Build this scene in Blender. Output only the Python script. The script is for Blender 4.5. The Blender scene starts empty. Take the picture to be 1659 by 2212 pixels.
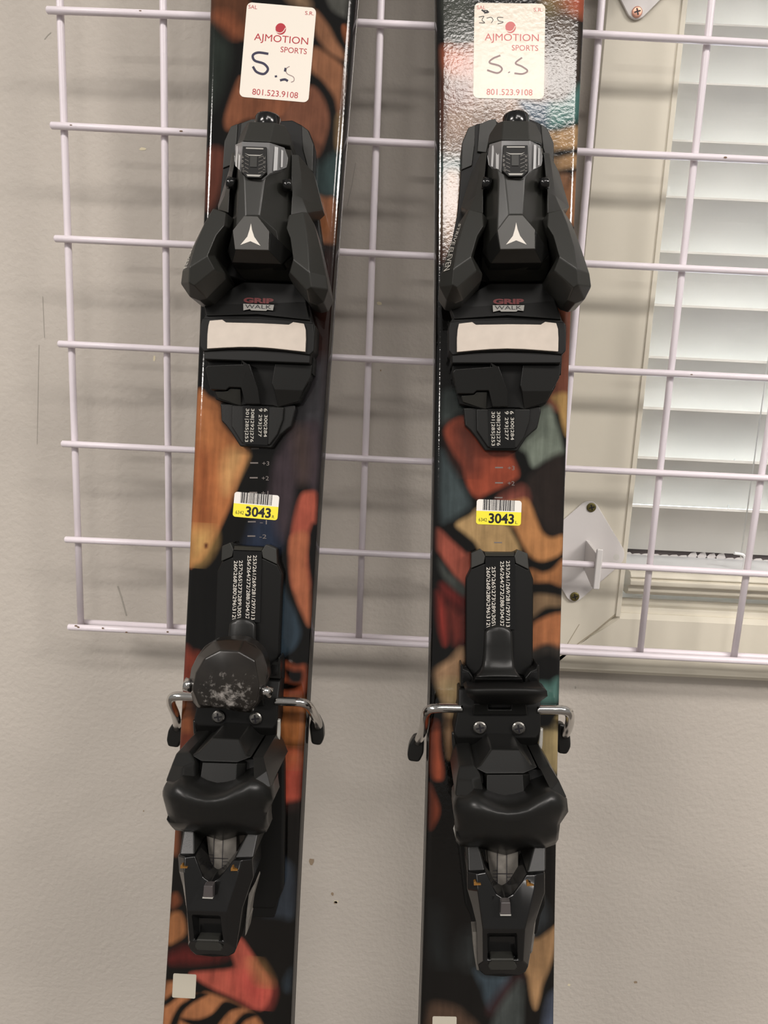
import bpy, bmesh, math
import numpy as np
from mathutils import Matrix, Vector

sc = bpy.context.scene
COL = sc.collection
W, H = 1659, 2212

# ------------------------------------------------------------------ camera
FPX = 1660.03
YAW, PITCH, ROLL = 0.00337, -0.19263, 0.04675
CAMLOC = np.array([0.24684, -0.59115, -0.23107])


def cam_rot():
    ca, sa = math.cos(YAW), math.sin(YAW)
    cb, sb = math.cos(PITCH), math.sin(PITCH)
    cc, s_ = math.cos(ROLL), math.sin(ROLL)
    Rz = np.array([[ca, -sa, 0], [sa, ca, 0], [0, 0, 1]])
    Rx = np.array([[1, 0, 0], [0, cb, -sb], [0, sb, cb]])
    B = np.array([[1, 0, 0], [0, 0, -1], [0, 1, 0]], float)
    Rr = np.array([[cc, -s_, 0], [s_, cc, 0], [0, 0, 1]])
    return Rz @ Rx @ B @ Rr


RC = cam_rot()
cd = bpy.data.cameras.new('camera')
cam = bpy.data.objects.new('camera', cd)
COL.objects.link(cam)
m4 = np.eye(4)
m4[:3, :3] = RC
m4[:3, 3] = CAMLOC
cam.matrix_world = Matrix(m4.tolist())
cd.sensor_fit = 'VERTICAL'
cd.sensor_height = 36.0
cd.lens = FPX / H * 36.0
cd.clip_start = 0.01
sc.camera = cam

# ------------------------------------------------------------------ light, world, exposure
sc.view_settings.view_transform = 'Standard'
sc.view_settings.look = 'None'
sc.view_settings.gamma = 1.0
sc.view_settings.use_curve_mapping = False
sc.view_settings.exposure = 0.50
world = bpy.data.worlds.new('room_light')
sc.world = world
world.use_nodes = True
world.node_tree.nodes['Background'].inputs[0].default_value = (1.0, 0.96, 0.91, 1)
world.node_tree.nodes['Background'].inputs[1].default_value = 0.19


def area(name, loc, aim, sx, sy, watts, col=(1, 0.94, 0.89)):
    d = bpy.data.lights.new(name, 'AREA')
    d.shape = 'RECTANGLE'
    d.size = sx
    d.size_y = sy
    d.energy = watts
    d.color = col
    o = bpy.data.objects.new(name, d)
    COL.objects.link(o)
    o.location = loc
    v = Vector(aim)
    o.rotation_euler = v.to_track_quat('-Z', 'Y').to_euler()
    return o


CEIL = 1.34
area('panel_and_fill_light', (0.82, -1.685, CEIL), (0, 0, -1), 1.22, 0.27, 14)
area('panel_and_fill_light', (0.22, -2.34, CEIL), (0, 0, -1), 0.42, 0.52, 10)
area('panel_and_fill_light', (2.35, -1.90, CEIL), (0, 0, -1), 1.22, 0.60, 62)  # added fill lamp for brightness, kept out of the skis' reflections
area('panel_and_fill_light', (-1.85, -1.95, CEIL), (0, 0, -1), 1.22, 0.60, 58)  # added fill from the left, no known fixture there
area('panel_and_fill_light', (-2.6, -5.00, CEIL), (0, 0, -1), 1.22, 0.60, 90)
area('window_daylight', (0.95, 0.60, 0.10), (0, -1, 0), 1.5, 2.2, 74, (0.86, 0.93, 1.0))

# ------------------------------------------------------------------ projection helpers


def ray(px, py):
    return RC @ np.array([(px - W / 2) / FPX, -(py - H / 2) / FPX, -1.0])


def onY(px, py, Y):
    d = ray(px, py)
    t = (Y - CAMLOC[1]) / d[1]
    return CAMLOC + t * d


class Frame:
    """a ski's own axes: u across, v along (up), n off the top sheet"""

    def __init__(s, q, z0=-0.38):
        X0, Y0, th, ph, ps = q
        v = np.array([math.sin(ph), 0, math.cos(ph)])
        n = np.array([0, -1.0, 0])
        u = np.array([math.cos(ph), 0, -math.sin(ph)])
        u2 = u * math.cos(ps) + n * math.sin(ps)
        n2 = n * math.cos(ps) - u * math.sin(ps)
        c, k = math.cos(th), math.sin(th)
        Rx = np.array([[1, 0, 0], [0, c, -k], [0, k, c]])
        s.O = np.array([X0, Y0, z0])
        s.u, s.v, s.n = Rx @ u2, Rx @ v, Rx @ n2

    def P(s, px, py, h=0.0):
        """h in mm; returns local (u, v, h) in metres"""
        h = h / 1000.0
        d = ray(px, py)
        o = s.O + s.n * h
        t = np.dot(o - CAMLOC, s.n) / np.dot(d, s.n)
        p = CAMLOC + t * d - s.O
        return (float(p @ s.u), float(p @ s.v), h)

    def matrix(s):
        M = np.eye(4)
        M[:3, 0] = s.u
        M[:3, 1] = s.v
        M[:3, 2] = s.n
        M[:3, 3] = s.O
        return Matrix(M.tolist())


FL = Frame((0.15644, -0.08692, -0.16833, 0.01146, 0.03513))
FR = Frame((0.32295, -0.09776, -0.18669, -0.02519, 0.03505))
WAIST, VW, RAD, THK = 0.086, -0.066, 18.0, 0.011

KR = {0: (0, 0, 1), 1: (880, 0, 3.607), 2: (880, 400, 3.607), 3: (860, 800, 3.607), 4: (860, 1160, 3.607), 5: (860, 1540, 3.607), 6: (860, 1780, 3.7705)}
KL = {0: (0, 0, 1), 1: (340, 0, 3.607), 2: (340, 400, 3.607), 3: (340, 800, 3.607), 4: (320, 1160, 3.607), 5: (300, 1540, 3.607), 6: (300, 1780, 3.7705)}


def cv(K, k, x, y):
    a, b, s_ = K[k]
    return a + x / s_, b + y / s_


def R(k, x, y, h):
    return FR.P(*cv(KR, k, x, y), h)


def L(k, x, y, h):
    return FL.P(*cv(KL, k, x, y), h)


# ------------------------------------------------------------------ materials
def lin(c):
    out = []
    for v in c:
        v = v / 255.0
        out.append(v / 12.92 if v <= 0.04045 else ((v + 0.055) / 1.055) ** 2.4)
    return out


MATS = {}


def mat(name, rgb, rough=0.5, metal=0.0, bump=None, spec=0.5, coat=0.0, trans=0.0, vary=0.0, vscale=40.0, lin_in=False):
    if name in MATS:
        return MATS[name]
    m = bpy.data.materials.new(name)
    m.use_nodes = True
    nt = m.node_tree
    b = nt.nodes['Principled BSDF']
    c = list(rgb) if lin_in else lin(rgb)
    b.inputs['Base Color'].default_value = (*c, 1)
    b.inputs['Roughness'].default_value = rough
    b.inputs['Metallic'].default_value = metal
    b.inputs['Specular IOR Level'].default_value = spec
    b.inputs['Coat Weight'].default_value = coat
    b.inputs['Transmission Weight'].default_value = trans
    tc = nt.nodes.new('ShaderNodeTexCoord')
    if vary:
        n = nt.nodes.new('ShaderNodeTexNoise')
        n.inputs['Scale'].default_value = vscale
        n.inputs['Detail'].default_value = 6
        nt.links.new(tc.outputs['Object'], n.inputs['Vector'])
        r = nt.nodes.new('ShaderNodeMapRange')
        r.inputs['From Min'].default_value = 0.3
        r.inputs['From Max'].default_value = 0.7
        r.inputs['To Min'].default_value = 1 - vary
        r.inputs['To Max'].default_value = 1 + vary
        nt.links.new(n.outputs['Fac'], r.inputs['Value'])
        mx = nt.nodes.new('ShaderNodeVectorMath')
        mx.operation = 'SCALE'
        mx.inputs[0].default_value = c
        nt.links.new(r.outputs['Result'], mx.inputs['Scale'])
        nt.links.new(mx.outputs['Vector'], b.inputs['Base Color'])
    if bump:
        n = nt.nodes.new('ShaderNodeTexNoise')
        n.inputs['Scale'].default_value = bump[0]
        n.inputs['Detail'].default_value = 4
        nt.links.new(tc.outputs['Object'], n.inputs['Vector'])
        bp = nt.nodes.new('ShaderNodeBump')
        bp.inputs['Strength'].default_value = bump[1]
        bp.inputs['Distance'].default_value = bump[2]
        nt.links.new(n.outputs['Fac'], bp.inputs['Height'])
        nt.links.new(bp.outputs['Normal'], b.inputs['Normal'])
    MATS[name] = m
    return m


M_wall = mat('wall_paint', (192, 185, 176), 0.75, bump=(210, 0.55, 0.0012), spec=0.25, vary=0.03, vscale=9)
M_trim = mat('cream_trim_paint', (216, 210, 194), 0.45, bump=(90, 0.15, 0.001), vary=0.03, vscale=14)
M_wire = mat('white_powder_coat', (232, 223, 229), 0.32, bump=(500, 0.05, 0.0005))
M_plate = mat('white_bracket_enamel', (222, 218, 216), 0.35, bump=(160, 0.1, 0.0008))
M_slat = mat('white_blind_slat', (214, 212, 206), 0.5, bump=(220, 0.1, 0.0005))
M_sill = mat('white_sill_paint', (228, 230, 232), 0.4, bump=(80, 0.2, 0.001))
M_sash = mat('dark_grey_sash', (92, 84, 84), 0.6, vary=0.15, vscale=30)
M_glass = mat('clear_glass', (255, 255, 255), 0.02, trans=1.0)
M_black = mat('matte_black_plastic', (25, 25, 24), 0.33, bump=(1500, 0.12, 0.0002), spec=0.32)
M_lit = mat('lit_black_plastic', (42, 42, 39), 0.36, bump=(1500, 0.12, 0.0002), spec=0.4)  # same black plastic, lightened to paint in the light on the toe piece
M_plate2 = mat('emblem_plate_grey', (66, 65, 62), 0.4)
M_blackd = mat('deep_black_plastic', (12, 12, 11), 0.5, spec=0.3)
M_grey = mat('charcoal_plastic', (45, 45, 42), 0.42, bump=(1500, 0.12, 0.0002), spec=0.35)
M_gloss = mat('glossy_black_plastic', (18, 18, 18), 0.16, spec=0.5)
M_scuff = mat('scuffed_black_plastic', (30, 27, 24), 0.28, spec=0.5, vary=0.4, vscale=60)
def add_scuffs(m, centre, radius):
    nt = m.node_tree
    b = nt.nodes['Principled BSDF']
    src = b.inputs['Base Color'].links[0].from_socket
    tc = nt.nodes.new('ShaderNodeTexCoord')
    n = nt.nodes.new('ShaderNodeTexNoise')
    n.inputs['Scale'].default_value = 230
    n.inputs['Detail'].default_value = 10
    n.inputs['Roughness'].default_value = .7
    nt.links.new(tc.outputs['Object'], n.inputs['Vector'])
    d = nt.nodes.new('ShaderNodeVectorMath')
    d.operation = 'DISTANCE'
    nt.links.new(tc.outputs['Object'], d.inputs[0])
    d.inputs[1].default_value = centre
    f = nt.nodes.new('ShaderNodeMapRange')
    f.inputs['From Min'].default_value = 0
    f.inputs['From Max'].default_value = radius
    f.inputs['To Min'].default_value = .16
    f.inputs['To Max'].default_value = -.12
    f.clamp = True
    nt.links.new(d.outputs['Value'], f.inputs['Value'])
    a = nt.nodes.new('ShaderNodeMath')
    a.operation = 'ADD'
    nt.links.new(n.outputs['Fac'], a.inputs[0])
    nt.links.new(f.outputs['Result'], a.inputs[1])
    g = nt.nodes.new('ShaderNodeMapRange')
    g.inputs['From Min'].default_value = .55
    g.inputs['From Max'].default_value = .78
    nt.links.new(a.outputs[0], g.inputs['Value'])
    mx = nt.nodes.new('ShaderNodeMix')
    mx.data_type = 'RGBA'
    nt.links.new(g.outputs['Result'], mx.inputs[0])
    nt.links.new(src, mx.inputs[6])
    mx.inputs[7].default_value = (.28, .26, .24, 1)
    nt.links.new(mx.outputs[2], b.inputs['Base Color'])


add_scuffs(M_scuff, L(4, 610, 1250, 47), .026)
M_white = mat('white_print', (222, 216, 206), 0.5)
M_ink = mat('pale_print', (198, 194, 184), 0.5)
M_afd = mat('worn_white_slide', (205, 194, 182), 0.3, vary=0.05, vscale=120)
M_red = mat('red_print', (176, 32, 48), 0.45)
M_pinkred = mat('faded_red_print', (205, 110, 108), 0.4)
M_redlab = mat('dull_red_print', (104, 22, 26), 0.5)
M_lab = mat('silver_label_and_highlight', (160, 158, 152), 0.4)  # label silver, also the painted lens highlight
M_stick = mat('white_sticker_vinyl', (240, 232, 220), 0.28, bump=(120, 0.08, 0.0006))
M_stickg = mat('crinkled_sticker_vinyl', (226, 216, 200), 0.2, bump=(260, 0.35, 0.0006))
M_yellow = mat('yellow_label', (240, 226, 60), 0.4)
M_asset = mat('greyish_asset_label', (178, 172, 158), 0.4)
M_lblw = mat('white_label', (232, 228, 222), 0.4)
M_inkb = mat('black_ink', (22, 20, 26), 0.4)
M_inkp = mat('worn_marker_ink', (42, 38, 66), 0.4)
M_inkf = mat('faded_marker_ink', (150, 128, 126), 0.4)
M_chrome = mat('chrome', (205, 203, 200), 0.14, metal=1.0)
M_steel = mat('dull_steel', (120, 118, 114), 0.35, metal=1.0)
M_brass = mat('olive_zinc_screw', (112, 104, 62), 0.38, metal=0.7)
M_copper = mat('copper_screw', (226, 170, 148), 0.35, metal=0.6)
M_clear = mat('clear_plastic_window', (235, 236, 238), 0.08, trans=0.85)
M_frost = mat('frosted_clear_plastic', (140, 140, 140), 0.12, trans=0.3)
M_silver = mat('grey_indicator', (112, 108, 102), 0.35, vary=0.2, vscale=200)
M_glint = mat('painted_window_glint', (205, 205, 205), 0.2)  # pale stand-in for glints in the clear window
M_tick = mat('ski_tick_print', (112, 104, 100), 0.4)
M_side = mat('ski_sidewall', (22, 20, 20), 0.2)
M_edge = mat('steel_edge', (112, 110, 108), 0.3, metal=1.0)
M_cord = mat('translucent_cord', (232, 234, 232), 0.25)
M_smoke = mat('smoked_clear_plastic', (70, 66, 66), 0.12)
M_amber = mat('amber_plastic', (120, 84, 36), 0.2)
M_dot = mat('chip_brown', (120, 96, 76), 0.8)
M_crack = mat('paint_crack', (168, 158, 138), 0.8)
M_dot2 = mat('tan_wall_chip', (152, 134, 112), 0.8)
M_mark = mat('pencil_mark', (164, 159, 150), 0.9)
M_chip = mat('white_chip', (226, 216, 186), 0.8)
M_floor = mat('grey_carpet', (96, 92, 88), 0.95, bump=(400, 0.4, 0.002))


def topsheet_mat(name, strength):
    m = bpy.data.materials.new(name)
    m.use_nodes = True
    nt = m.node_tree
    b = nt.nodes['Principled BSDF']
    a = nt.nodes.new('ShaderNodeAttribute')
    a.attribute_name = 'art'
    tc = nt.nodes.new('ShaderNodeTexCoord')
    mp = nt.nodes.new('ShaderNodeMapping')
    mp.inputs['Scale'].default_value = (260, 24, 40)
    nt.links.new(tc.outputs['Object'], mp.inputs['Vector'])
    n = nt.nodes.new('ShaderNodeTexNoise')          # wood grain streaks along the ski
    n.inputs['Scale'].default_value = 1.0
    n.inputs['Detail'].default_value = 6
    nt.links.new(mp.outputs['Vector'], n.inputs['Vector'])
    n2 = nt.nodes.new('ShaderNodeTexNoise')         # watercolour blotches
    n2.inputs['Scale'].default_value = 55
    n2.inputs['Detail'].default_value = 5
    nt.links.new(tc.outputs['Object'], n2.inputs['Vector'])
    ad = nt.nodes.new('ShaderNodeMath')
    ad.operation = 'ADD'
    nt.links.new(n.outputs['Fac'], ad.inputs[0])
    nt.links.new(n2.outputs['Fac'], ad.inputs[1])
    r = nt.nodes.new('ShaderNodeMapRange')
    r.inputs['From Min'].default_value = 0.7
    r.inputs['From Max'].default_value = 1.3
    r.inputs['To Min'].default_value = 0.70
    r.inputs['To Max'].default_value = 1.28
    nt.links.new(ad.outputs[0], r.inputs['Value'])
    mx = nt.nodes.new('ShaderNodeVectorMath')
    mx.operation = 'SCALE'
    nt.links.new(a.outputs['Color'], mx.inputs[0])
    nt.links.new(r.outputs['Result'], mx.inputs['Scale'])
    nt.links.new(mx.outputs['Vector'], b.inputs['Base Color'])
    b.inputs['Roughness'].default_value = 0.09
    b.inputs['Specular IOR Level'].default_value = 0.5
    nb = nt.nodes.new('ShaderNodeTexNoise')         # orange-peel of the clear top sheet
    nb.inputs['Scale'].default_value = 420
    nb.inputs['Detail'].default_value = 3
    nt.links.new(tc.outputs['Object'], nb.inputs['Vector'])
    bp = nt.nodes.new('ShaderNodeBump')
    bp.inputs['Strength'].default_value = strength
    bp.inputs['Distance'].default_value = 0.0006
    nt.links.new(nb.outputs['Fac'], bp.inputs['Height'])
    nt.links.new(bp.outputs['Normal'], b.inputs['Normal'])
    return m


M_topL = topsheet_mat('topsheet_clear_gloss_smooth', 0.06)
M_topR = topsheet_mat('topsheet_clear_gloss_textured', 0.13)

# ------------------------------------------------------------------ mesh helpers


def link(name, me, m, parent=None, bevel=0.0, seg=2, smooth=False):
    if m is not None and not me.materials:
        me.materials.append(m)
    o = bpy.data.objects.new(name, me)
    COL.objects.link(o)
    if parent is not None:
        o.parent = parent
    if smooth:
        for p in me.polygons:
            p.use_smooth = True
    if bevel:
        md = o.modifiers.new('bevel', 'BEVEL')
        md.width = bevel
        md.segments = seg
        md.limit_method = 'ANGLE'
        md.angle_limit = math.radians(18)
        for p in me.polygons:
            p.use_smooth = True
        md.harden_normals = True
    return o


def tag(o, label=None, cat=None, group=None, kind=None):
    if label:
        o['label'] = label
    if cat:
        o['category'] = cat
    if group:
        o['group'] = group
    if kind:
        o['kind'] = kind
    return o


def bm_mesh(bm, name):
    bmesh.ops.recalc_face_normals(bm, faces=bm.faces)
    me = bpy.data.meshes.new(name)
    bm.to_mesh(me)
    bm.free()
    return me


def shell_bm(bm, pts, faces, base, taper=0.0):
    """front facets over a solid: boundary walls run down to height base (mm)"""
    vs = [bm.verts.new(p) for p in pts]
    edges = {}
    for f in faces:
        bm.faces.new([vs[i] for i in f])
        for a, b in zip(f, f[1:] + f[:1]):
            k = (min(a, b), max(a, b))
            edges[k] = edges.get(k, []) + [(a, b)]
    bd = [e[0] for e in edges.values() if len(e) == 1]
    nxt = {a: b for a, b in bd}
    start = bd[0][0]
    loop = [start]
    while nxt[loop[-1]] != start:
        loop.append(nxt[loop[-1]])
    cx = sum(pts[i][0] for i in loop) / len(loop)
    cy = sum(pts[i][1] for i in loop) / len(loop)
    lo = {}
    for i in loop:
        x, y, z = pts[i]
        lo[i] = bm.verts.new((x + (x - cx) * taper, y + (y - cy) * taper, base / 1000.0))
    for a, b in zip(loop, loop[1:] + loop[:1]):
        bm.faces.new([vs[b], vs[a], lo[a], lo[b]])
    bm.faces.new([lo[i] for i in loop])


def shell(name, pts, faces, base, m, parent, bevel=0.0005, taper=0.0):
    bm = bmesh.new()
    shell_bm(bm, pts, faces, base, taper)
    return link(name, bm_mesh(bm, name), m, parent, bevel)


def slab(name, pts, base, m, parent, bevel=0.0004, taper=0.0):
    return shell(name, pts, [list(range(len(pts)))], base, m, parent, bevel, taper)


def multi(name, slabs, m, parent, bevel=0.0):
    bm = bmesh.new()
    for pts, base in slabs:
        shell_bm(bm, pts, [list(range(len(pts)))], base)
    return link(name, bm_mesh(bm, name), m, parent, bevel)


def surf(name, rows, base, m, parent, bevel=0.0, sub=0):
    nr, nc = len(rows), len(rows[0])
    pts = [p for r in rows for p in r]
    faces = [[i * nc + j, i * nc + j + 1, (i + 1) * nc + j + 1, (i + 1) * nc + j] for i in range(nr - 1) for j in range(nc - 1)]
    o = shell(name, pts, faces, base, m, parent, 0)
    for p in o.data.polygons:
        p.use_smooth = True
    if sub:
        md = o.modifiers.new('round', 'SUBSURF')
        md.levels = md.render_levels = sub
    return o


def catmull(pts, n=8, closed=False):
    P = [np.array(p, float) for p in pts]
    out = []
    N = len(P)
    for i in range(N if closed else N - 1):
        if closed:
            a, b, c, d = P[i - 1], P[i], P[(i + 1) % N], P[(i + 2) % N]
        else:
            a, b, c, d = P[max(i - 1, 0)], P[i], P[i + 1], P[min(i + 2, N - 1)]
        for k in range(n):
            t = k / n
            out.append(0.5 * (2 * b + (c - a) * t + (2 * a - 5 * b + 4 * c - d) * t * t + (3 * b - a - 3 * c + d) * t ** 3))
    if not closed:
        out.append(P[-1])
    return out


def tube_bm(bm, path, r, n=14):
    path = [np.array(p, float) for p in path]
    rings = []
    up = None
    for i, p in enumerate(path):
        t = path[min(i + 1, len(path) - 1)] - path[max(i - 1, 0)]
        t = t / np.linalg.norm(t)
        if up is None:
            up = np.cross(t, [0.3, 0.5, 0.8])
        up = up - t * (up @ t)
        up /= np.linalg.norm(up)
        s_ = np.cross(t, up)
        rr = r[i] if isinstance(r, (list, tuple)) else r
        rings.append([bm.verts.new(p + rr * (math.cos(a) * up + math.sin(a) * s_)) for a in [2 * math.pi * k / n for k in range(n)]])
    for A, B in zip(rings, rings[1:]):
        for k in range(n):
            bm.faces.new([A[k], A[(k + 1) % n], B[(k + 1) % n], B[k]])
    bm.faces.new(rings[0][::-1])
    bm.faces.new(rings[-1])


def tube(name, path, r, m, parent=None, n=14):
    bm = bmesh.new()
    tube_bm(bm, path, r, n)
    o = link(name, bm_mesh(bm, name), m, parent)
    for p in o.data.polygons:
        p.use_smooth = len(p.vertices) == 4
    return o


def box_bm(bm, a, b):
    x0, y0, z0 = a
    x1, y1, z1 = b
    v = [bm.verts.new(p) for p in [(x0, y0, z0), (x1, y0, z0), (x1, y1, z0), (x0, y1, z0), (x0, y0, z1), (x1, y0, z1), (x1, y1, z1), (x0, y1, z1)]]
    for f in [(0, 3, 2, 1), (4, 5, 6, 7), (0, 1, 5, 4), (1, 2, 6, 5), (2, 3, 7, 6), (3, 0, 4, 7)]:
        bm.faces.new([v[i] for i in f])


def box(name, a, b, m, parent=None, bevel=0.0):
    bm = bmesh.new()
    box_bm(bm, a, b)
    return link(name, bm_mesh(bm, name), m, parent, bevel)


def empty(name, mtx=None, loc=None):
    o = bpy.data.objects.new(name, None)
    COL.objects.link(o)
    o.empty_display_size = 0.02
    if mtx is not None:
        o.matrix_world = mtx
    if loc is not None:
        o.location = loc
    return o


_glyph = {}


def glyph_mesh(s, bold):
    k = (s, bold)
    if k not in _glyph:
        cu = bpy.data.curves.new('lettering', 'FONT')
        cu.body = s
        cu.size = 1.0
        cu.offset = bold
        cu.resolution_u = 4
        o = bpy.data.objects.new('lettering', cu)
        COL.objects.link(o)
        bpy.context.view_layer.update()
        me = bpy.data.meshes.new_from_object(o.evaluated_get(bpy.context.evaluated_depsgraph_get()))
        V = np.array([v.co[:2] for v in me.vertices])
        F = [list(p.vertices) for p in me.polygons]
        bpy.data.objects.remove(o)
        bpy.data.curves.remove(cu)
        bpy.data.meshes.remove(me)
        _glyph[k] = (V, F)
    return _glyph[k]


def writing(name, items, conv, m, parent):
    """items: (string, cx, cy, length, height, angle_deg, bold) in photo coordinates; conv maps to a point on the surface"""
    vs, fs = [], []
    for (s, cx, cy, ln, ht, ang, bold) in items:
        V, F = glyph_mesh(s, bold)
        lo, hi = V.min(0), V.max(0)
        q = (V - (lo + hi) / 2) / (hi - lo) * np.array([ln, ht])
        a = math.radians(ang)
        X = cx + q[:, 0] * math.cos(a) + q[:, 1] * math.sin(a)
        Y = cy + q[:, 0] * math.sin(a) - q[:, 1] * math.cos(a)
        b = len(vs)
        vs += [conv(x, y) for x, y in zip(X, Y)]
        fs += [[i + b for i in f] for f in F]
    me = bpy.data.meshes.new(name)
    me.from_pydata(vs, [], fs)
    me.update()
    return link(name, me, m, parent)


def patches(name, polys, m, parent):
    """flat printed shapes in one mesh"""
    bm = bmesh.new()
    for poly in polys:
        f = bm.faces.new([bm.verts.new(p) for p in poly])
    bmesh.ops.triangulate(bm, faces=bm.faces)
    return link(name, bm_mesh(bm, name), m, parent)


# ------------------------------------------------------------------ setting: wall, window, floor
S = 0.0762
Y_WALL = 0.048
Y_TRIM = 0.033
FLOOR = -1.16
XC0 = float(np.mean([onY(1294, 0, Y_TRIM)[0], onY(1232, 860, Y_TRIM)[0]]))
XC1 = float(np.mean([onY(x, y, Y_TRIM)[0] for x, y in [(1486, 0), (1440, 460), (1387, 860), (1353, 1180)]]))
ZC0 = float(onY(1400, 1462, Y_TRIM)[2])      # bottom of the casing
ZC1 = float(onY(1450, 1332, Y_TRIM)[2])      # upper edge of the bottom board
XR = XC1 + 0.95
ZT = 0.95
WB = 0.16
bm = bmesh.new()
zc_mid = (ZC0 + ZC1) / 2
box_bm(bm, (-1.4, Y_WALL, FLOOR), (XC1 - 0.01, Y_WALL + WB, 1.35))
box_bm(bm, (XC1 - 0.01, Y_WALL, FLOOR), (XR + 0.01, Y_WALL + WB, zc_mid))
box_bm(bm, (XC1 - 0.01, Y_WALL, ZT + 0.01), (XR + 0.01, Y_WALL + WB, 1.35))
box_bm(bm, (XR + 0.01, Y_WALL, FLOOR), (XR + 0.9, Y_WALL + WB, 1.35))
wall = link('wall_back', bm_mesh(bm, 'wall_back'), M_wall)
tag(wall, 'grey-beige textured painted wall behind the grid', 'wall', kind='structure')
fl = box('floor', (-1.4, -4.0, FLOOR - 0.05), (XR + 0.9, Y_WALL + WB, FLOOR), M_floor)
tag(fl, 'grey floor', 'floor', kind='structure')

# small marks on the wall (wear): chips, pencil strokes
def wall_mark(pts, wpx):
    out = []
    for i, (x, y) in enumerate(pts[:-1]):
        x2, y2 = pts[i + 1]
        dx, dy = x2 - x, y2 - y
        l = math.hypot(dx, dy)
        nx, ny = -dy / l * wpx / 2, dx / l * wpx / 2
        out.append([tuple(onY(a, b, Y_WALL - 0.0002)) for a, b in [(x + nx, y + ny), (x2 + nx, y2 + ny), (x2 - nx, y2 - ny), (x - nx, y - ny)]])
    return out


def blob(x, y, rx, ry, Y=Y_WALL - 0.0002, n=9, seed=0):
    rs = np.random.RandomState(seed + int(x))
    return [tuple(onY(x + rx * math.cos(a) * rs.uniform(.6, 1.2), y + ry * math.sin(a) * rs.uniform(.6, 1.2), Y)) for a in [2 * math.pi * k / n for k in range(n)]]


wm = patches('wall_scuff_mark', wall_mark([(254, 1266), (262, 1290), (273, 1330)], 3.0) + wall_mark([(768, 352), (760, 400), (750, 445)], 1.2)
             + wall_mark([(92, 640), (96, 730)], 1.2) + wall_mark([(96, 85), (103, 76), (110, 70)], 2) + wall_mark([(84, 745), (80, 960)], 1.0)
             + [blob(1243, 1485, 2, 3)], M_mark, wall)
patches('wall_brown_chip', [blob(673, 1862, 7, 8), blob(718, 1931, 4, 4), blob(725, 1950, 4, 3), blob(1373, 2122, 4, 3), blob(310, 1752, 1.5, 1.5), blob(822, 800, 2, 2)], M_dot2, wall)
patches('wall_white_chip', [blob(333, 775, 3, 9), blob(1229, 2128, 4, 3), blob(726, 1948, 5, 3), blob(820, 655, 7, 4), blob(308, 322, 8, 4)], M_chip, wall)

# casing round the window: four mitred boards in one trim
bm = bmesh.new()
def mitre(bm, quad, y0, y1, ch=0.004):
    q = np.array(quad)
    c = q.mean(0)
    f = [bm.verts.new((x + (c[0] - x) / max(abs(c[0] - x), 1e-6) * (ch if abs(c[0] - x) < .2 else 0), y0, z + (c[1] - z) / max(abs(c[1] - z), 1e-6) * (ch if abs(c[1] - z) < .2 else 0))) for x, z in quad]
    g = [bm.verts.new((x, y0 + ch, z)) for x, z in quad]
    b = [bm.verts.new((x, y1, z)) for x, z in quad]
    bm.faces.new(f)
    for A, B in ((f, g), (g, b)):
        for i in range(4):
            bm.faces.new([A[i], A[(i + 1) % 4], B[(i + 1) % 4], B[i]])
    bm.faces.new(b[::-1])


wd = XC1 - XC0
g = 0.0004
mitre(bm, [(XC0, ZC0), (XC1, ZC1), (XC1, ZT), (XC0, ZT + wd)], Y_TRIM, Y_WALL)
mitre(bm, [(XC0 + g * .7, ZC0), (XR + wd, ZC0), (XR, ZC1), (XC1 + g * .7, ZC1)], Y_TRIM, Y_WALL)
mitre(bm, [(XR, ZC1), (XR + wd, ZC0), (XR + wd, ZT + wd), (XR, ZT)], Y_TRIM, Y_WALL)
mitre(bm, [(XC0, ZT + wd), (XC1, ZT), (XR, ZT), (XR + wd, ZT + wd)], Y_TRIM, Y_WALL)
tr = link('trim_1', bm_mesh(bm, 'trim_1'), M_trim)
tag(tr, 'cream painted window casing boards with mitred corner', 'trim', kind='structure')
pts = []
patches('mitre_crack', [[tuple(onY(a, b, Y_TRIM - 0.0002)) for a, b in q] for q in
        [[(1330, 1325), (1331, 1328), (1290, 1362), (1246, 1394), (1245, 1392), (1288, 1360)], [(1251, 1348), (1252, 1349), (1226, 1392), (1225, 1391)]]], M_crack, tr)

# bead on the casing's inner edge, sill ledges
bm = bmesh.new()
box_bm(bm, (XC1 - 0.004, Y_TRIM - 0.0015, ZC1 - 0.002), (XC1, Y_TRIM + 0.001, ZT))
tr2 = link('trim_2', bm_mesh(bm, 'trim_2'), M_trim, None, 0.0006)
tag(tr2, 'thin cream bead along the inner edge of the casing', 'trim', kind='structure')


def profile_x(name, prof, x0, x1, m, kind=None, label=None, cat=None, bevel=0.0006):
    bm = bmesh.new()
    a = [bm.verts.new((x0, y, z)) for y, z in prof]
    b = [bm.verts.new((x1, y, z)) for y, z in prof]
    bm.faces.new(a)
    bm.faces.new(b[::-1])
    for i in range(len(prof)):
        bm.faces.new([a[i], a[(i + 1) % len(prof)], b[(i + 1) % len(prof)], b[i]])
    o = link(name, bm_mesh(bm, name), m, None, bevel)
    tag(o, label, cat, None, kind)
    return o


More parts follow.
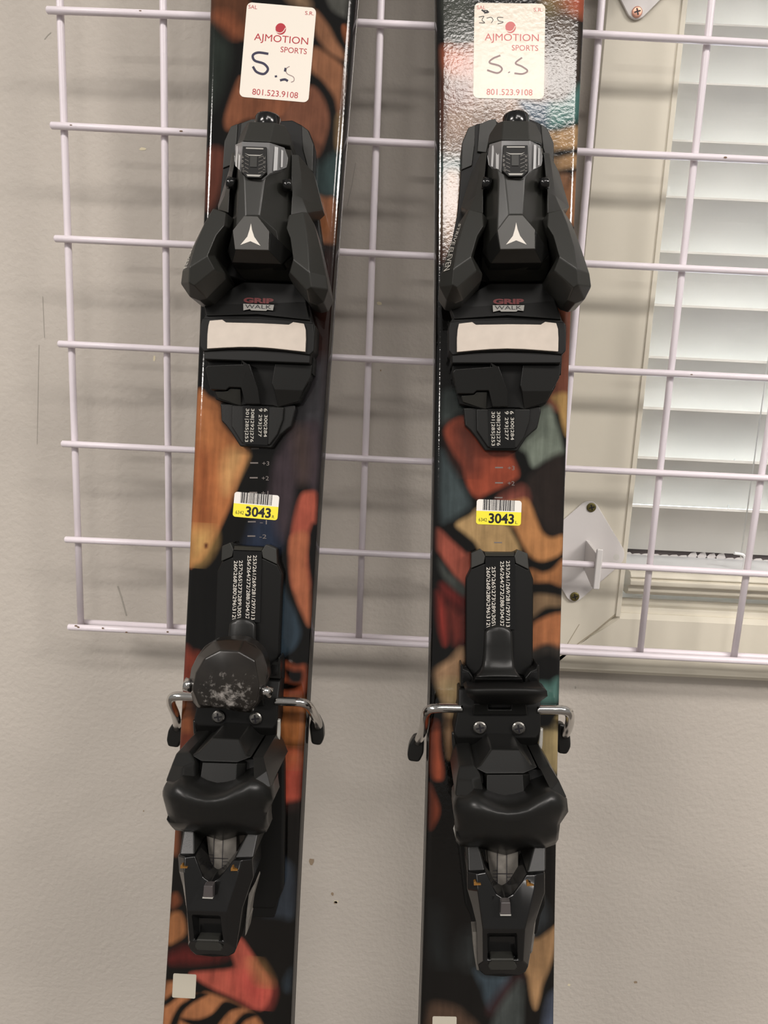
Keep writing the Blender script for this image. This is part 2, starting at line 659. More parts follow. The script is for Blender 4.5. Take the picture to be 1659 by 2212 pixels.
YS = 0.030
z_a = float(onY(1500, 1243, YS)[2])        # top front of the stool
z_b = float(onY(1500, 1291, YS + .006)[2])        # underside of the stool
hh = z_a - z_b
XS0 = float(onY(1361, 1260, YS)[0])
profile_x('trim_3', [(0.115, z_a), (YS + 0.003, z_a), (YS, z_a - .003), (YS, z_a - .2 * hh), (YS + .002, z_a - .25 * hh), (YS - .001, z_a - .32 * hh), (YS - .001, z_a - .5 * hh),
                     (YS + .004, z_a - .62 * hh), (YS + .003, z_a - .82 * hh), (YS + .007, z_a - .9 * hh), (YS + .008, z_b), (0.115, z_b)],
          XS0, XR, M_trim, 'structure', 'cream moulded window stool', 'trim', 0.0005)
YL = 0.040
profile_x('trim_4', [(0.09, z_b - .006), (YL + .006, z_b - .006), (YL + .004, z_b - .011), (YL, z_b - .012), (YL - .002, z_b - .022), (YL, ZC1 - .003), (0.09, ZC1 - .003)],
          XC1 - .001, XR, M_trim, 'structure', 'cream ledge board beneath the window stool', 'trim', 0.0008)
# daylit sill and dark sash rail behind the stool
sl = box('trim_5', (XC1 - .002, 0.050, z_a - .002), (XR, 0.0925, z_a + .0010), M_sill)
tag(sl, 'white daylit sill strip behind the stool', 'trim', kind='structure')
wn = empty('window_1', loc=(XC1, 0.12, z_a))
tag(wn, 'window behind the white blind', 'window', kind='structure')
def wchild(o):
    o.parent = wn
    o.matrix_parent_inverse = Matrix.Translation(-wn.location)
    return o
wchild(box('window_frame', (XC1 - .002, 0.092, z_a - .01), (XR, 0.150, z_a + .020), M_sash))
wchild(box('window_jamb', (XR, 0.05, z_a - .01), (XR + .012, 0.17, ZT), M_sill))
wchild(box('window_pane', (XC1 - .002, 0.118, z_a + .020), (XR, 0.122, ZT), M_glass))
# flaked paint heaps along the sash
rs = np.random.RandomState(3)
fp = []
for k in range(34):
    x = XC1 + .002 + k * 0.0085
    w_ = rs.uniform(.003, .007)
    hgt = rs.uniform(.0010, .0022) + (.0035 if 8 < k < 13 else 0)
    w_ = .0052
    fp.append(([(x - w_, 0.0912, z_a + .001), (x + w_, 0.0912, z_a + .001), (x + w_ * .5, 0.0912, z_a + .001 + hgt), (x - w_ * .3, 0.0912, z_a + .001 + hgt * .8)]))
wchild(patches('flaked_paint', fp, M_plate, None))

# ------------------------------------------------------------------ blind
YB = 0.052
bl = empty('window_blind', loc=(XC1 + .4, YB, ZT))
tag(bl, 'white wide-slat blind hanging in the window at right', 'blind')
fe = [(1560, 48), (1560, 186), (1500, 309), (1480, 432), (1470, 548), (1460, 665), (1450, 778), (1440, 884), (1430, 991), (1420, 1096)]
zf = [float(onY(x, y, YB)[2]) for x, y in fe]
sp = np.polyfit(range(len(zf)), zf, 1)
zs = [float(np.polyval(sp, k)) for k in range(-9, len(zf))]
XB0 = XC1 + 0.0045
slat0 = None
for k, z in enumerate(zs):
    if slat0 is None:
        bm = bmesh.new()
        N = 8
        ring0, ring1 = [], []
        A = []
        for i in range(N + 1):
            t = i / N
            y = 0.036 * t
            zz = -0.0448 * t + 0.0035 * math.sin(math.pi * t)
            A.append((y, zz))
        th = 0.0030
        Bp = [(y + th * .70, zz + th * .66) for y, zz in A][::-1]
        prof = A + Bp
        a = [bm.verts.new((0, y, z_)) for y, z_ in prof]
        b = [bm.verts.new((XR - XB0 - 0.006, y, z_)) for y, z_ in prof]
        bm.faces.new(a)
        bm.faces.new(b[::-1])
        for i in range(len(prof)):
            bm.faces.new([a[i], a[(i + 1) % len(prof)], b[(i + 1) % len(prof)], b[i]])
        slat0 = link('slat', bm_mesh(bm, 'slat'), M_slat, bl)
        o = slat0
    else:
        o = slat0.copy()
        COL.objects.link(o)
        o.parent = bl
    o.location = (XB0 - bl.location.x, YB - bl.location.y, z - bl.location.z)
def bchild(o):
    o.parent = bl
    o.matrix_parent_inverse = Matrix.Translation(-bl.location)
bchild(box('head_rail', (XB0, YB - .005, ZT - .05), (XR - .004, YB + .05, ZT), M_slat))
cx = float(onY(1612, 1100, YB)[0])
for dx in (0.0, .5):
    bchild(tube('ladder_cord', [(cx + dx, YB - .002, ZT - .05), (cx + dx, YB - .002, z_a + .012)], 0.0006, M_cord, None, 8))
    bchild(tube('ladder_cord', [(cx + dx, YB + .034, ZT - .05), (cx + dx, YB + .034, z_a + .012)], 0.0006, M_cord, None, 8))
    for z in zs[1:]:
        pass
bchild(tube('cord_hook', catmull([(cx - .006, YB - .002, z_a + .016), (cx + .003, YB - .002, z_a + .014), (cx + .004, YB - .002, z_a + .004), (cx + .004, YB - .002, z_a + .002)], 5), 0.0014, M_sill, None, 8))

# ------------------------------------------------------------------ grid panel
grid = empty('gridwall_panel', loc=(0, 0, -6 * S))
tag(grid, 'white welded wire grid panel standing off the wall behind the skis', 'wire grid')
def gchild(o):
    o.parent = grid
    o.matrix_parent_inverse = Matrix.Translation(-grid.location)
Hs = [(0, 450, 32.7), (0, 114, 23.6), (1, 120.6, 271.7), (1, 443.6, 288.3), (5, 154.3, 1165.1), (5, 408, 1177), (6, 158.4, 1355.6), (6, 398.2, 1367),
      (2, 340, 526), (3, 340, 754.9), (4, 340, 968.6), (5, 340, 1175.7), (0, 800, 51.3), (1, 800, 305), (2, 800, 547), (3, 800, 774.3), (4, 800, 990), (5, 800, 1192.8), (6, 780, 1382),
      (2, 137, 516), (3, 150, 743), (4, 158, 960),
      (0, 1262, 74.3), (0, 1659, 94.3), (1, 1248, 328.5), (1, 1659, 346), (2, 1265, 570), (2, 1659, 588.5), (3, 1230, 797.3), (3, 1659, 816.7), (4, 1221, 1013.5), (4, 1659, 1032.3), (5, 1215, 1218.6), (5, 1659, 1240), (6, 1212, 1412), (6, 1659, 1428.7)]
Vs = [(0, 129.7, 0), (0, 144, 460), (1, 351.5, 0), (1, 358.5, 460), (0, 166.7, 1100), (0, 174.5, 1349), (1, 364.4, 1100), (1, 366.9, 1356), (3, 824, 0), (3, 794, 800), (3, 780, 1260),
      (5, 1300, 0), (5, 1262, 460), (5, 1233, 800), (6, 1537.8, 0), (6, 1487, 460), (6, 1443, 860), (6, 1400, 1260), (6, 1383, 1400), (7, 1655, 960), (7, 1609, 1260), (7, 1586, 1415)]
WR = 0.0026
XEND = 12 * S
hz = {}
for k in range(7):
    P = np.array([onY(x, y, 0) for kk, x, y in Hs if kk == k])
    hz[k] = np.polyfit(P[:, 0], P[:, 2], 2)
vxs = {}
for k in (0, 1, 3, 5, 6, 7):
    P = np.array([onY(x, y, .005) for kk, x, y in Vs if kk == k])
    vxs[k] = np.polyfit(P[:, 2], P[:, 0], 1)
vxs[2] = (vxs[1] + vxs[3]) / 2
vxs[4] = (vxs[3] + vxs[5]) / 2
for k in range(8, 13):
    vxs[k] = vxs[7] + np.array([0, (k - 7) * S])
XM = onY(1659, 1000, 0)[0]
def hzv(k, x):
    if x > XM:
        c = hz[k]
        return np.polyval(c, XM) + (x - XM) * (2 * c[0] * XM + c[1]) * .3
    return np.polyval(hz[k], x)
xl = -0.0062
for k in range(-5, 7):
    xs = np.linspace(xl + .0, XEND + .005, 18)
    if k < 0:
        path = [(x, 0, hzv(0, x) - k * S) for x in xs]
    else:
        path = [(x, 0, hzv(k, x)) for x in xs]
    x0_ = path[0]
    path[0] = (x0_[0] - 0, 0, x0_[2])
    rr = [WR] * len(path)
    path = [(path[0][0] - .0008, 0, path[0][2])] + path
    gchild(tube('horizontal_wire', path, [WR * .72] + rr, M_wire))
P2 = np.array([onY(x, y, .0102) for x, y in [(182, 1344), (398, 1353.7), (1212, 1399.6), (1659, 1417.6), (760, 1376)]])
c2 = np.polyfit(P2[:, 0], P2[:, 2], 1)
gchild(tube('rear_bottom_wire', [(x, .0102, np.polyval(c2, x)) for x in (vxs[0][1] - .002, .3, .6, XEND)], WR, M_wire))
zb6 = {k: float(hzv(6, np.polyval(vxs[k], -.45))) for k in range(13)}
for k in range(13):
    gchild(tube('vertical_wire', [(np.polyval(vxs[k], z), .0051, z) for z in (zb6[k] - .001, -.3, 0, 5 * S + .05)], WR, M_wire))
# bare metal nicks where the coating is chipped
def nick(x, y, rx, ry):
    p = onY(x, y, -WR - 0.00015)
    s_ = 0.00033
    return [(p[0] + rx * s_ * math.cos(a), p[1] + 0.00002, p[2] + ry * s_ * math.sin(a)) for a in [2 * math.pi * i / 8 for i in range(8)]]
for a in [(164, 1352, 4, 2), (169, 1355, 3, 2), (222, 1357, 3, 2), (273, 1366, 3, 2), (362, 1365, 3, 2), (391, 283, 4, 1.5), (153, 270, 3, 1), (1567, 340, 4, 2), (303, 23, 3, 1), (1494, 809, 3, 1)]:
    gchild(patches('chipped_coating', [nick(*a)], M_dot, None))


# ------------------------------------------------------------------ wall brackets
def screw(name, c, ax_u, ax_v, ax_n, r, m, parent, rot=0.3):
    """countersunk cross-head screw built along three axes"""
    c = np.array(c, float)
    bm = bmesh.new()
    N = 20
    rings = []
    for rr, hh_ in ((r, -r * .2), (r, r * .12), (r * .8, r * .25), (r * .4, r * .3)):
        rings.append([bm.verts.new(c + rr * (math.cos(a) * ax_u + math.sin(a) * ax_v) + hh_ * ax_n) for a in [2 * math.pi * i / N for i in range(N)]])
    for A, B in zip(rings, rings[1:]):
        for i in range(N):
            bm.faces.new([A[i], A[(i + 1) % N], B[(i + 1) % N], B[i]])
    bm.faces.new(rings[-1])
    bm.faces.new(rings[0][::-1])
    o = link(name, bm_mesh(bm, name), m, parent, 0, smooth=False)
    bm = bmesh.new()
    for k in (0, 1):
        a = rot + k * math.pi / 2
        d = math.cos(a) * ax_u + math.sin(a) * ax_v
        e = -math.sin(a) * ax_u + math.cos(a) * ax_v
        q = [c + ax_n * (r * .31 + k * 0.00001) + sx * d * r * .62 + sy * e * r * .13 for sx, sy in ((-1, -1), (1, -1), (1, 1), (-1, 1))]
        t = [bm.verts.new(p) for p in q]
        b = [bm.verts.new(p - ax_n * r * .1) for p in q]
        bm.faces.new(t)
        for i in range(4):
            bm.faces.new([t[i], t[(i + 1) % 4], b[(i + 1) % 4], b[i]])
    o2 = link('cross_slot', bm_mesh(bm, 'cross_slot'), M_inkb, parent if parent is None or parent.type == 'EMPTY' else parent)
    return o, o2


EX, EY, EZ = np.array([1., 0, 0]), np.array([0, 1., 0]), np.array([0, 0, 1.])


def bracket(dx, dz, label, smat):
    """rhombic plate with a perpendicular tab that grips the wire"""
    def q(x, y, Y):
        p = onY(x, y, Y)
        return np.array([p[0] + dx, p[1], p[2] + dz])
    YP = Y_TRIM - 0.0025
    base = q(1275, 1200, YP)
    e = empty('wall_bracket', loc=tuple(base))
    tag(e, label, 'bracket', 'brackets holding the grid to the window casing')
    def ch(o):
        o.parent = e
        o.matrix_parent_inverse = Matrix.Translation(-e.location)
        return o
    c4 = lambda x, y: (1199 + x / 3.607, 1060 + y / 3.607)
    corners = [(285, 38), (575, 520), (135, 905), (-155, 420)]
    out = []
    C = [np.array(q(*c4(*c), YP)) for c in corners]
    for i in range(4):
        a, b, c = C[i - 1], C[i], C[(i + 1) % 4]
        d1 = (a - b) / np.linalg.norm(a - b)
        d2 = (c - b) / np.linalg.norm(c - b)
        p0, p1 = b + d1 * .009, b + d2 * .009
        for t in (0, .25, .5, .75, 1):
            out.append((1 - t) ** 2 * p0 + 2 * t * (1 - t) * (b * .7 + (p0 + p1) * .15) + t * t * p1)
    bm = bmesh.new()
    f = [bm.verts.new(p) for p in out]
    k = [bm.verts.new(p + EY * .0023) for p in out]
    bm.faces.new(f)
    bm.faces.new(k[::-1])
    for i in range(len(f)):
        bm.faces.new([f[i], f[(i + 1) % len(f)], k[(i + 1) % len(f)], k[i]])
    ch(link('plate', bm_mesh(bm, 'plate'), M_plate, None, .0006))
    # tab
    prof = [q(*c4(222, 385), YP), q(*c4(318, 480), 0.000), q(*c4(330, 600), -0.0045), q(*c4(300, 748), -0.0035), q(*c4(285, 750), 0.001), q(*c4(190, 602), YP)]
    x0 = prof[0][0]
    prof = [np.array([x0 + .002, p[1], p[2]]) for p in prof]
    bm = bmesh.new()
    f = [bm.verts.new(p) for p in prof]
    k = [bm.verts.new(p + EX * .0026) for p in prof]
    bm.faces.new(f)
    bm.faces.new(k[::-1])
    for i in range(len(f)):
        bm.faces.new([f[i], f[(i + 1) % len(f)], k[(i + 1) % len(f)], k[i]])
    ch(link('tab', bm_mesh(bm, 'tab'), M_plate, None, .0005))
    # curled lip at the front of the tab that hooks over the wire
    cc = q(*c4(338, 630), -0.0045)
    pth = [(x0 + .0035, -.006, cc[2] + .0195 - i * .0044 if i else cc[2] + .0195) for i in range(9)]
    bm = bmesh.new()
    box_bm(bm, (x0 + .0015, -.0062, cc[2] - .0145), (x0 + .0068, -.0035, cc[2] + .0185))
    ch(link('wire_hook', bm_mesh(bm, 'wire_hook'), M_plate, None, .0012))
    for (x, y) in ((283, 130), (153, 825)):
        o, o2 = screw('screw', q(*c4(x, y), YP - .0004), EX, EZ, -EY, .0038, smat, None)
        ch(o)
        o2.parent = o
    hcen = q(*c4(478, 518), YP - .0001)
    ho = patches('empty_screw_hole', [[tuple(hcen + .0026 * (math.cos(a) * EX + math.sin(a) * EZ)) for a in [2 * math.pi * i / 16 for i in range(16)]]], M_slat, None)
    ch(ho)
    return e


bracket(0, 0, 'white diamond bracket with two olive screws on the casing beside the right ski', M_brass)
pt = onY(1376, 27, Y_TRIM - .0025)
p0 = onY(1199 + 153 / 3.607, 1060 + 825 / 3.607, Y_TRIM - .0025)
bracket(float(pt[0] - p0[0]) , float(pt[2] - p0[2]), 'white bracket tip with a copper-coloured screw at the top edge above the window casing', M_copper)


# ------------------------------------------------------------------ skis
def width(v):
    v = np.asarray(v, float)
    return WAIST + (np.minimum(v, .62) - VW) ** 2 / RAD - np.clip(v - .72, 0, 1) ** 2 * 2.2


def bend(v):
    return np.clip(v - .392, 0, None) ** 2 * 1.6 + np.clip(v - .8, 0, None) ** 2 * 0.6


def sdf(poly, X, Y):
    """signed distance, positive inside"""
    inside = np.zeros(X.shape, bool)
    dmin = np.full(X.shape, 1e9)
    n = len(poly)
    for i in range(n):
        x1, y1 = poly[i]
        x2, y2 = poly[(i + 1) % n]
        c = ((y1 > Y) != (y2 > Y)) & (X < (x2 - x1) * (Y - y1) / (y2 - y1 + 1e-12) + x1)
        inside ^= c
        dx, dy = x2 - x1, y2 - y1
        t = np.clip(((X - x1) * dx + (Y - y1) * dy) / (dx * dx + dy * dy + 1e-12), 0, 1)
        dmin = np.minimum(dmin, np.hypot(X - x1 - t * dx, Y - y1 - t * dy))
    return np.where(inside, dmin, -dmin)


def build_body(name, F, art, base_col, m_top, parent, fine=0.0007):
    vlo, vhi = -0.345, 0.43
    vs = np.concatenate([np.linspace(-.76, vlo, 12)[:-1], np.arange(vlo, vhi, fine), np.linspace(vhi, 0.98, 40)])
    nu = 130
    tt = np.linspace(-1, 1, nu)
    w = width(vs)
    hw = w / 2
    U = tt[None, :] * (hw[:, None] - 0.0002)
    V = np.repeat(vs[:, None], nu, 1)
    d = hw[:, None] - np.abs(U)
    Hh = -np.clip(0.0042 - d, 0, None) ** 2 / 0.0042 * 0.42
    Z = Hh + bend(V)
    col = np.empty(U.shape + (3,))
    col[:] = lin(base_col)
    for (rgb, soft, k, pl) in art:
        K = KL if F is FL else KR
        pts = [F.P(*cv(K, k, x, y), 0)[:2] for x, y in pl]
        sm = catmull(pts, 5, True)
        s_ = np.array(sm)
        lo, hi = s_.min(0) - .004, s_.max(0) + .004
        rows = np.where((vs > lo[1]) & (vs < hi[1]))[0]
        if len(rows) == 0:
            continue
        r0, r1 = rows[0], rows[-1] + 1
        dd = sdf([tuple(p) for p in sm], U[r0:r1], V[r0:r1])
        a = np.clip(dd / (soft / 1000.0) * .5 + .5, 0, 1)[..., None]
        lc_ = np.array(lin(rgb)) * .74
        lc_ = lc_ * .84 + lc_.mean() * .16
        col[r0:r1] = col[r0:r1] * (1 - a) + lc_ * a
    nr = len(vs)
    # side walls appended as extra columns
    co = np.stack([U, V, Z], -1)
    def sidecol(sgn, off, h):
        return np.stack([sgn * (hw + off), vs, h + bend(vs)], -1)[:, None, :]
    left = [sidecol(-1, 0.0012, -THK + .0022), sidecol(-1, 0.0, -.0019)]
    right = [sidecol(1, 0.0, -.0019), sidecol(1, 0.0012, -THK + .0022)]
    co = np.concatenate(left + [co] + right, 1)
    colf = np.zeros(co.shape[:2] + (4,))
    colf[..., :3] = lin((20, 18, 18))
    colf[..., 3] = 1
    colf[:, 2:-2, :3] = col
    nc = co.shape[1]
    me = bpy.data.meshes.new(name)
    verts = co.reshape(-1, 3)
    i, j = np.meshgrid(np.arange(nr - 1), np.arange(nc - 1), indexing='ij')
    a = (i * nc + j).ravel()
    quads = np.stack([a, a + 1, a + nc + 1, a + nc], 1)
    base0 = len(verts)
    bl_ = np.stack([-(hw + .0012), vs, -THK + .0022 + bend(vs)], -1)
    # base: left bottom .. right bottom
    bot = np.concatenate([np.stack([-(hw + .0012), vs, -THK + .0005 + bend(vs)], -1), np.stack([(hw + .0012), vs, -THK + .0005 + bend(vs)], -1)])
    verts = np.concatenate([verts, bot])
    ii = np.arange(nr - 1)
    LB, RB = base0 + ii, base0 + nr + ii
    q2 = np.stack([LB, ii * nc, (ii + 1) * nc, LB + 1], 1)
    q3 = np.stack([ii * nc + nc - 1, RB, RB + 1, (ii + 1) * nc + nc - 1], 1)
    q4 = np.stack([RB, LB, LB + 1, RB + 1], 1)
    quads = np.concatenate([quads, q2, q3, q4])
    me.vertices.add(len(verts))
    me.vertices.foreach_set('co', verts.ravel())
    me.loops.add(quads.size)
    me.loops.foreach_set('vertex_index', quads.ravel().astype(np.int32))
    me.polygons.add(len(quads))
    me.polygons.foreach_set('loop_start', (np.arange(len(quads)) * 4).astype(np.int32))
    me.polygons.foreach_set('loop_total', np.full(len(quads), 4, np.int32))
    me.update()
    me.validate()
    ca = me.color_attributes.new('art', 'FLOAT_COLOR', 'POINT')
    cc = np.zeros((len(verts), 4))
    cc[:, 3] = 1
    cc[:base0] = colf.reshape(-1, 4)
    cc[base0:, :3] = lin((20, 18, 18))
    ca.data.foreach_set('color', cc.ravel())
    me.polygons.foreach_set('use_smooth', np.ones(len(quads), bool))
    o = link(name, me, m_top, parent)
    # steel edge
    bm = bmesh.new()
    for sgn in (-1, 1):
        vv = np.linspace(-.75, .8, 60)
        rows = []
        for v in vv:
            e = width(v) / 2 + .0014
            b = float(bend(v))
            rows.append([bm.verts.new(p) for p in [(sgn * (e - .002), v, -THK + .002 + b), (sgn * e, v, -THK + .0018 + b), (sgn * e, v, -THK - .0002 + b), (sgn * (e - .002), v, -THK - .0002 + b)]])
        for A, B in zip(rows, rows[1:]):
            for i_ in range(4):
                bm.faces.new([A[i_], A[(i_ + 1) % 4], B[(i_ + 1) % 4], B[i_]])
        bm.faces.new(rows[0])
        bm.faces.new(rows[-1][::-1])
    link('steel_edge', bm_mesh(bm, 'steel_edge'), M_edge, parent)
    return o


K0 = (8, 7, 6)
ART_L = [
    ((96, 54, 28), 2, 1, [(400, -40), (700, -40), (690, 300), (560, 240), (410, 150)]),
    ((150, 78, 38), 5, 1, [(440, 110), (560, 110), (640, 230), (600, 290), (480, 190)]),
    ((38, 46, 40), 5, 1, [(395, 240), (470, 240), (560, 380), (540, 560), (440, 820), (385, 800)]),
    ((140, 80, 46), 2, 1, [(640, 600), (560, 790), (520, 950), (560, 1015), (700, 930), (960, 920), (1050, 790), (900, 720), (660, 700)]),
    ((128, 76, 50), 2, 1, [(1050, 790), (1190, 670), (1290, 760), (1335, 920), (1310, 1080), (1240, 1220), (1120, 1000), (960, 960)]),
    ((150, 98, 62), 2, 1, [(1225, 80), (1330, 200), (1400, 330), (1480, 440), (1480, 480), (1330, 400), (1225, 240)]),
    ((150, 95, 58), 2, 1, [(1215, 370), (1340, 430), (1480, 560), (1475, 720), (1420, 900), (1380, 760), (1290, 630), (1200, 540)]),
    ((84, 84, 78), 2, 1, [(1330, -40), (1520, -40), (1510, 130), (1430, 120), (1350, 60)]),
    ((140, 110, 80), 4, 1, [(1000, -40), (1130, -40), (1190, 50), (1100, 50)]),
    ((190, 100, 40), 2, 1, [(1450, 200), (1505, 240), (1500, 370), (1455, 280)]),
    ((150, 118, 74), 3, 1, [(1405, 910), (1460, 930), (1455, 1160), (1400, 1150)]),
    ((52, 74, 74), 4, 1, [(1250, 1300), (1380, 1200), (1450, 1200), (1430, 1500), (1290, 1530), (1230, 1450)]),
    ((116, 58, 38), 3, 1, [(385, 1190), (520, 1180), (510, 1400), (440, 1600), (370, 1600)]),
    ((158, 96, 54), 2, 2, [(1225, 110), (1310, 95), (1385, 130), (1395, 430), (1300, 450), (1225, 430)]),
    ((52, 27, 22), 5, 2, [(1300, 560), (1385, 560), (1350, 1200), (1310, 1659), (1220, 1659), (1240, 1000)]),
    ((58, 56, 60), 6, 3, [(1200, -60), (1320, -60), (1300, 420), (1240, 440), (1100, 430), (1160, 200)]),
    ((190, 112, 48), 2, 3, [(300, 190), (400, 210), (490, 270), (500, 400), (600, 520), (705, 620), (650, 800), (580, 1010), (500, 1200), (430, 1340), (350, 1470), (300, 1500), (240, 1490), (270, 900)]),
    ((214, 156, 84), 5, 3, [(560, 620), (690, 640), (630, 800), (540, 960), (500, 800)]),
    ((160, 84, 30), 6, 3, [(300, 600), (420, 660), (430, 900), (420, 1200), (300, 1220), (290, 900)]),
    ((206, 158, 78), 8, 3, [(265, 1270), (400, 1240), (420, 1340), (350, 1460), (260, 1480)]),
    ((90, 34, 10), 1, 3, [(368, 1352), (392, 1352), (388, 1382), (370, 1384)]),
    ((62, 50, 56), 3, 3, [(960, 600), (1080, 440), (1260, 430), (1245, 940), (1150, 850), (1080, 900), (1050, 1100), (1000, 1320), (930, 1320), (760, 1200), (870, 950), (900, 760)]),
    ((34, 46, 68), 5, 3, [(760, 1170), (880, 1130), (930, 1250), (940, 1400), (700, 1400), (720, 1260)]),
    ((70, 54, 50), 5, 3, [(1060, 470), (1170, 480), (1180, 800), (1100, 860)]),
    ((174, 76, 50), 2, 3, [(1115, 980), (1170, 945), (1240, 965), (1240, 1170), (1200, 1200), (1165, 1340), (1170, 1500), (1185, 1700), (1060, 1700), (1035, 1400), (1065, 1150)]),
    ((176, 96, 54), 2, 4, [(1110, 0), (1240, -30), (1235, 200), (1262, 400), (1262, 690), (1200, 600), (1125, 400), (1100, 220)]),
    ((44, 60, 72), 2, 4, [(990, 230), (1080, 450), (1150, 600), (1190, 760), (1110, 895), (1000, 885), (960, 500)]),
    ((136, 48, 20), 4, 4, [(270, 880), (340, 900), (400, 940), (340, 1180), (255, 1230)]),
    ((158, 84, 34), 4, 4, [(245, 1320), (330, 1325), (360, 1450), (350, 1560), (240, 1560)]),
    ((112, 46, 20), 3, 4, [(240, 1540), (350, 1540), (350, 1720), (235, 1720)]),
    ((150, 66, 26), 2, 4, [(1060, 975), (1150, 1000), (1235, 1010), (1235, 1200), (1150, 1250), (1030, 1250), (1030, 1100)]),
    (K0, 2, 4, [(1050, 1020), (1130, 1040), (1200, 1050), (1190, 1130), (1110, 1130)]),
    (K0, 1.5, 4, [(1050, 1130), (1140, 1145), (1190, 1150), (1140, 1190), (1040, 1190)]),
    ((176, 102, 38), 4, 4, [(1040, 1290), (1240, 1290), (1235, 1530), (1200, 1610), (1040, 1570)]),
    ((196, 72, 42), 2, 5, [(1090, 310), (1265, 320), (1262, 640), (1210, 698), (1100, 695), (1080, 480)]),
    ((190, 104, 54), 9, 5, [(1095, 300), (1262, 310), (1262, 400), (1090, 380)]),
    ((40, 24, 22), 3, 5, [(1090, 705), (1250, 690), (1245, 760), (1100, 760)]),
    ((52, 62, 74), 3, 5, [(1030, 1080), (1120, 1125), (1215, 1240), (1215, 1580), (1080, 1590), (920, 1550), (960, 1300)]),
    ((150, 82, 40), 3, 5, [(265, 800), (300, 900), (300, 1080), (255, 1080)]),
    ((130, 66, 30), 2, 6, [(255, 600), (310, 560), (340, 640), (262, 690)]),
    ((168, 104, 50), 2, 6, [(240, 760), (340, 720), (380, 890), (250, 985), (225, 960)]),
    ((96, 18, 14), 4, 6, [(250, 1070), (370, 1000), (500, 1070), (720, 1075), (600, 1120), (260, 1135)]),
    ((176, 72, 50), 2, 6, [(820, 930), (900, 1020), (1000, 1170), (1060, 1270), (1078, 1360), (1050, 1450), (985, 1515), (850, 1450), (640, 1360), (480, 1270), (420, 1215), (600, 1195), (770, 1170), (760, 1080), (740, 1030)]),
    ((190, 62, 48), 10, 6, [(820, 1230), (1030, 1320), (1000, 1470), (880, 1410)]),
    ((160, 112, 54), 8, 6, [(930, 1120), (990, 1170), (1050, 1290), (990, 1260)]),
    ((170, 104, 54), 2, 6, [(200, 1345), (290, 1285), (400, 1370), (500, 1390), (560, 1375), (760, 1450), (960, 1570), (930, 1700), (170, 1700)]),
    (K0, 1.5, 6, [(190, 1450), (320, 1350), (350, 1380), (200, 1500)]),
    (K0, 1.5, 6, [(250, 1640), (320, 1490), (400, 1430), (480, 1370), (560, 1390), (440, 1460), (350, 1550), (300, 1700)]),
    (K0, 1.5, 6, [(330, 1580), (480, 1590), (600, 1540), (700, 1440), (830, 1490), (740, 1530), (660, 1620), (600, 1700), (420, 1640)]),
    (K0, 1.5, 6, [(730, 1700), (800, 1590), (880, 1530), (980, 1550), (860, 1610), (800, 1700)]),
    ((44, 56, 66), 3, 6, [(1185, 1280), (1250, 1180), (1260, 1340), (1200, 1360)]),
    (K0, 3, 0, [(758, -50), (729, 400), (704, 860), (676, 1260), (653, 1620), (634, 2000), (626, 2260), (650, 2260), (660, 2000), (680, 1620), (706, 1260), (734, 860), (765, 400), (795, -50)]),  # black strip paints the dark reflection along the rolled right edge
]
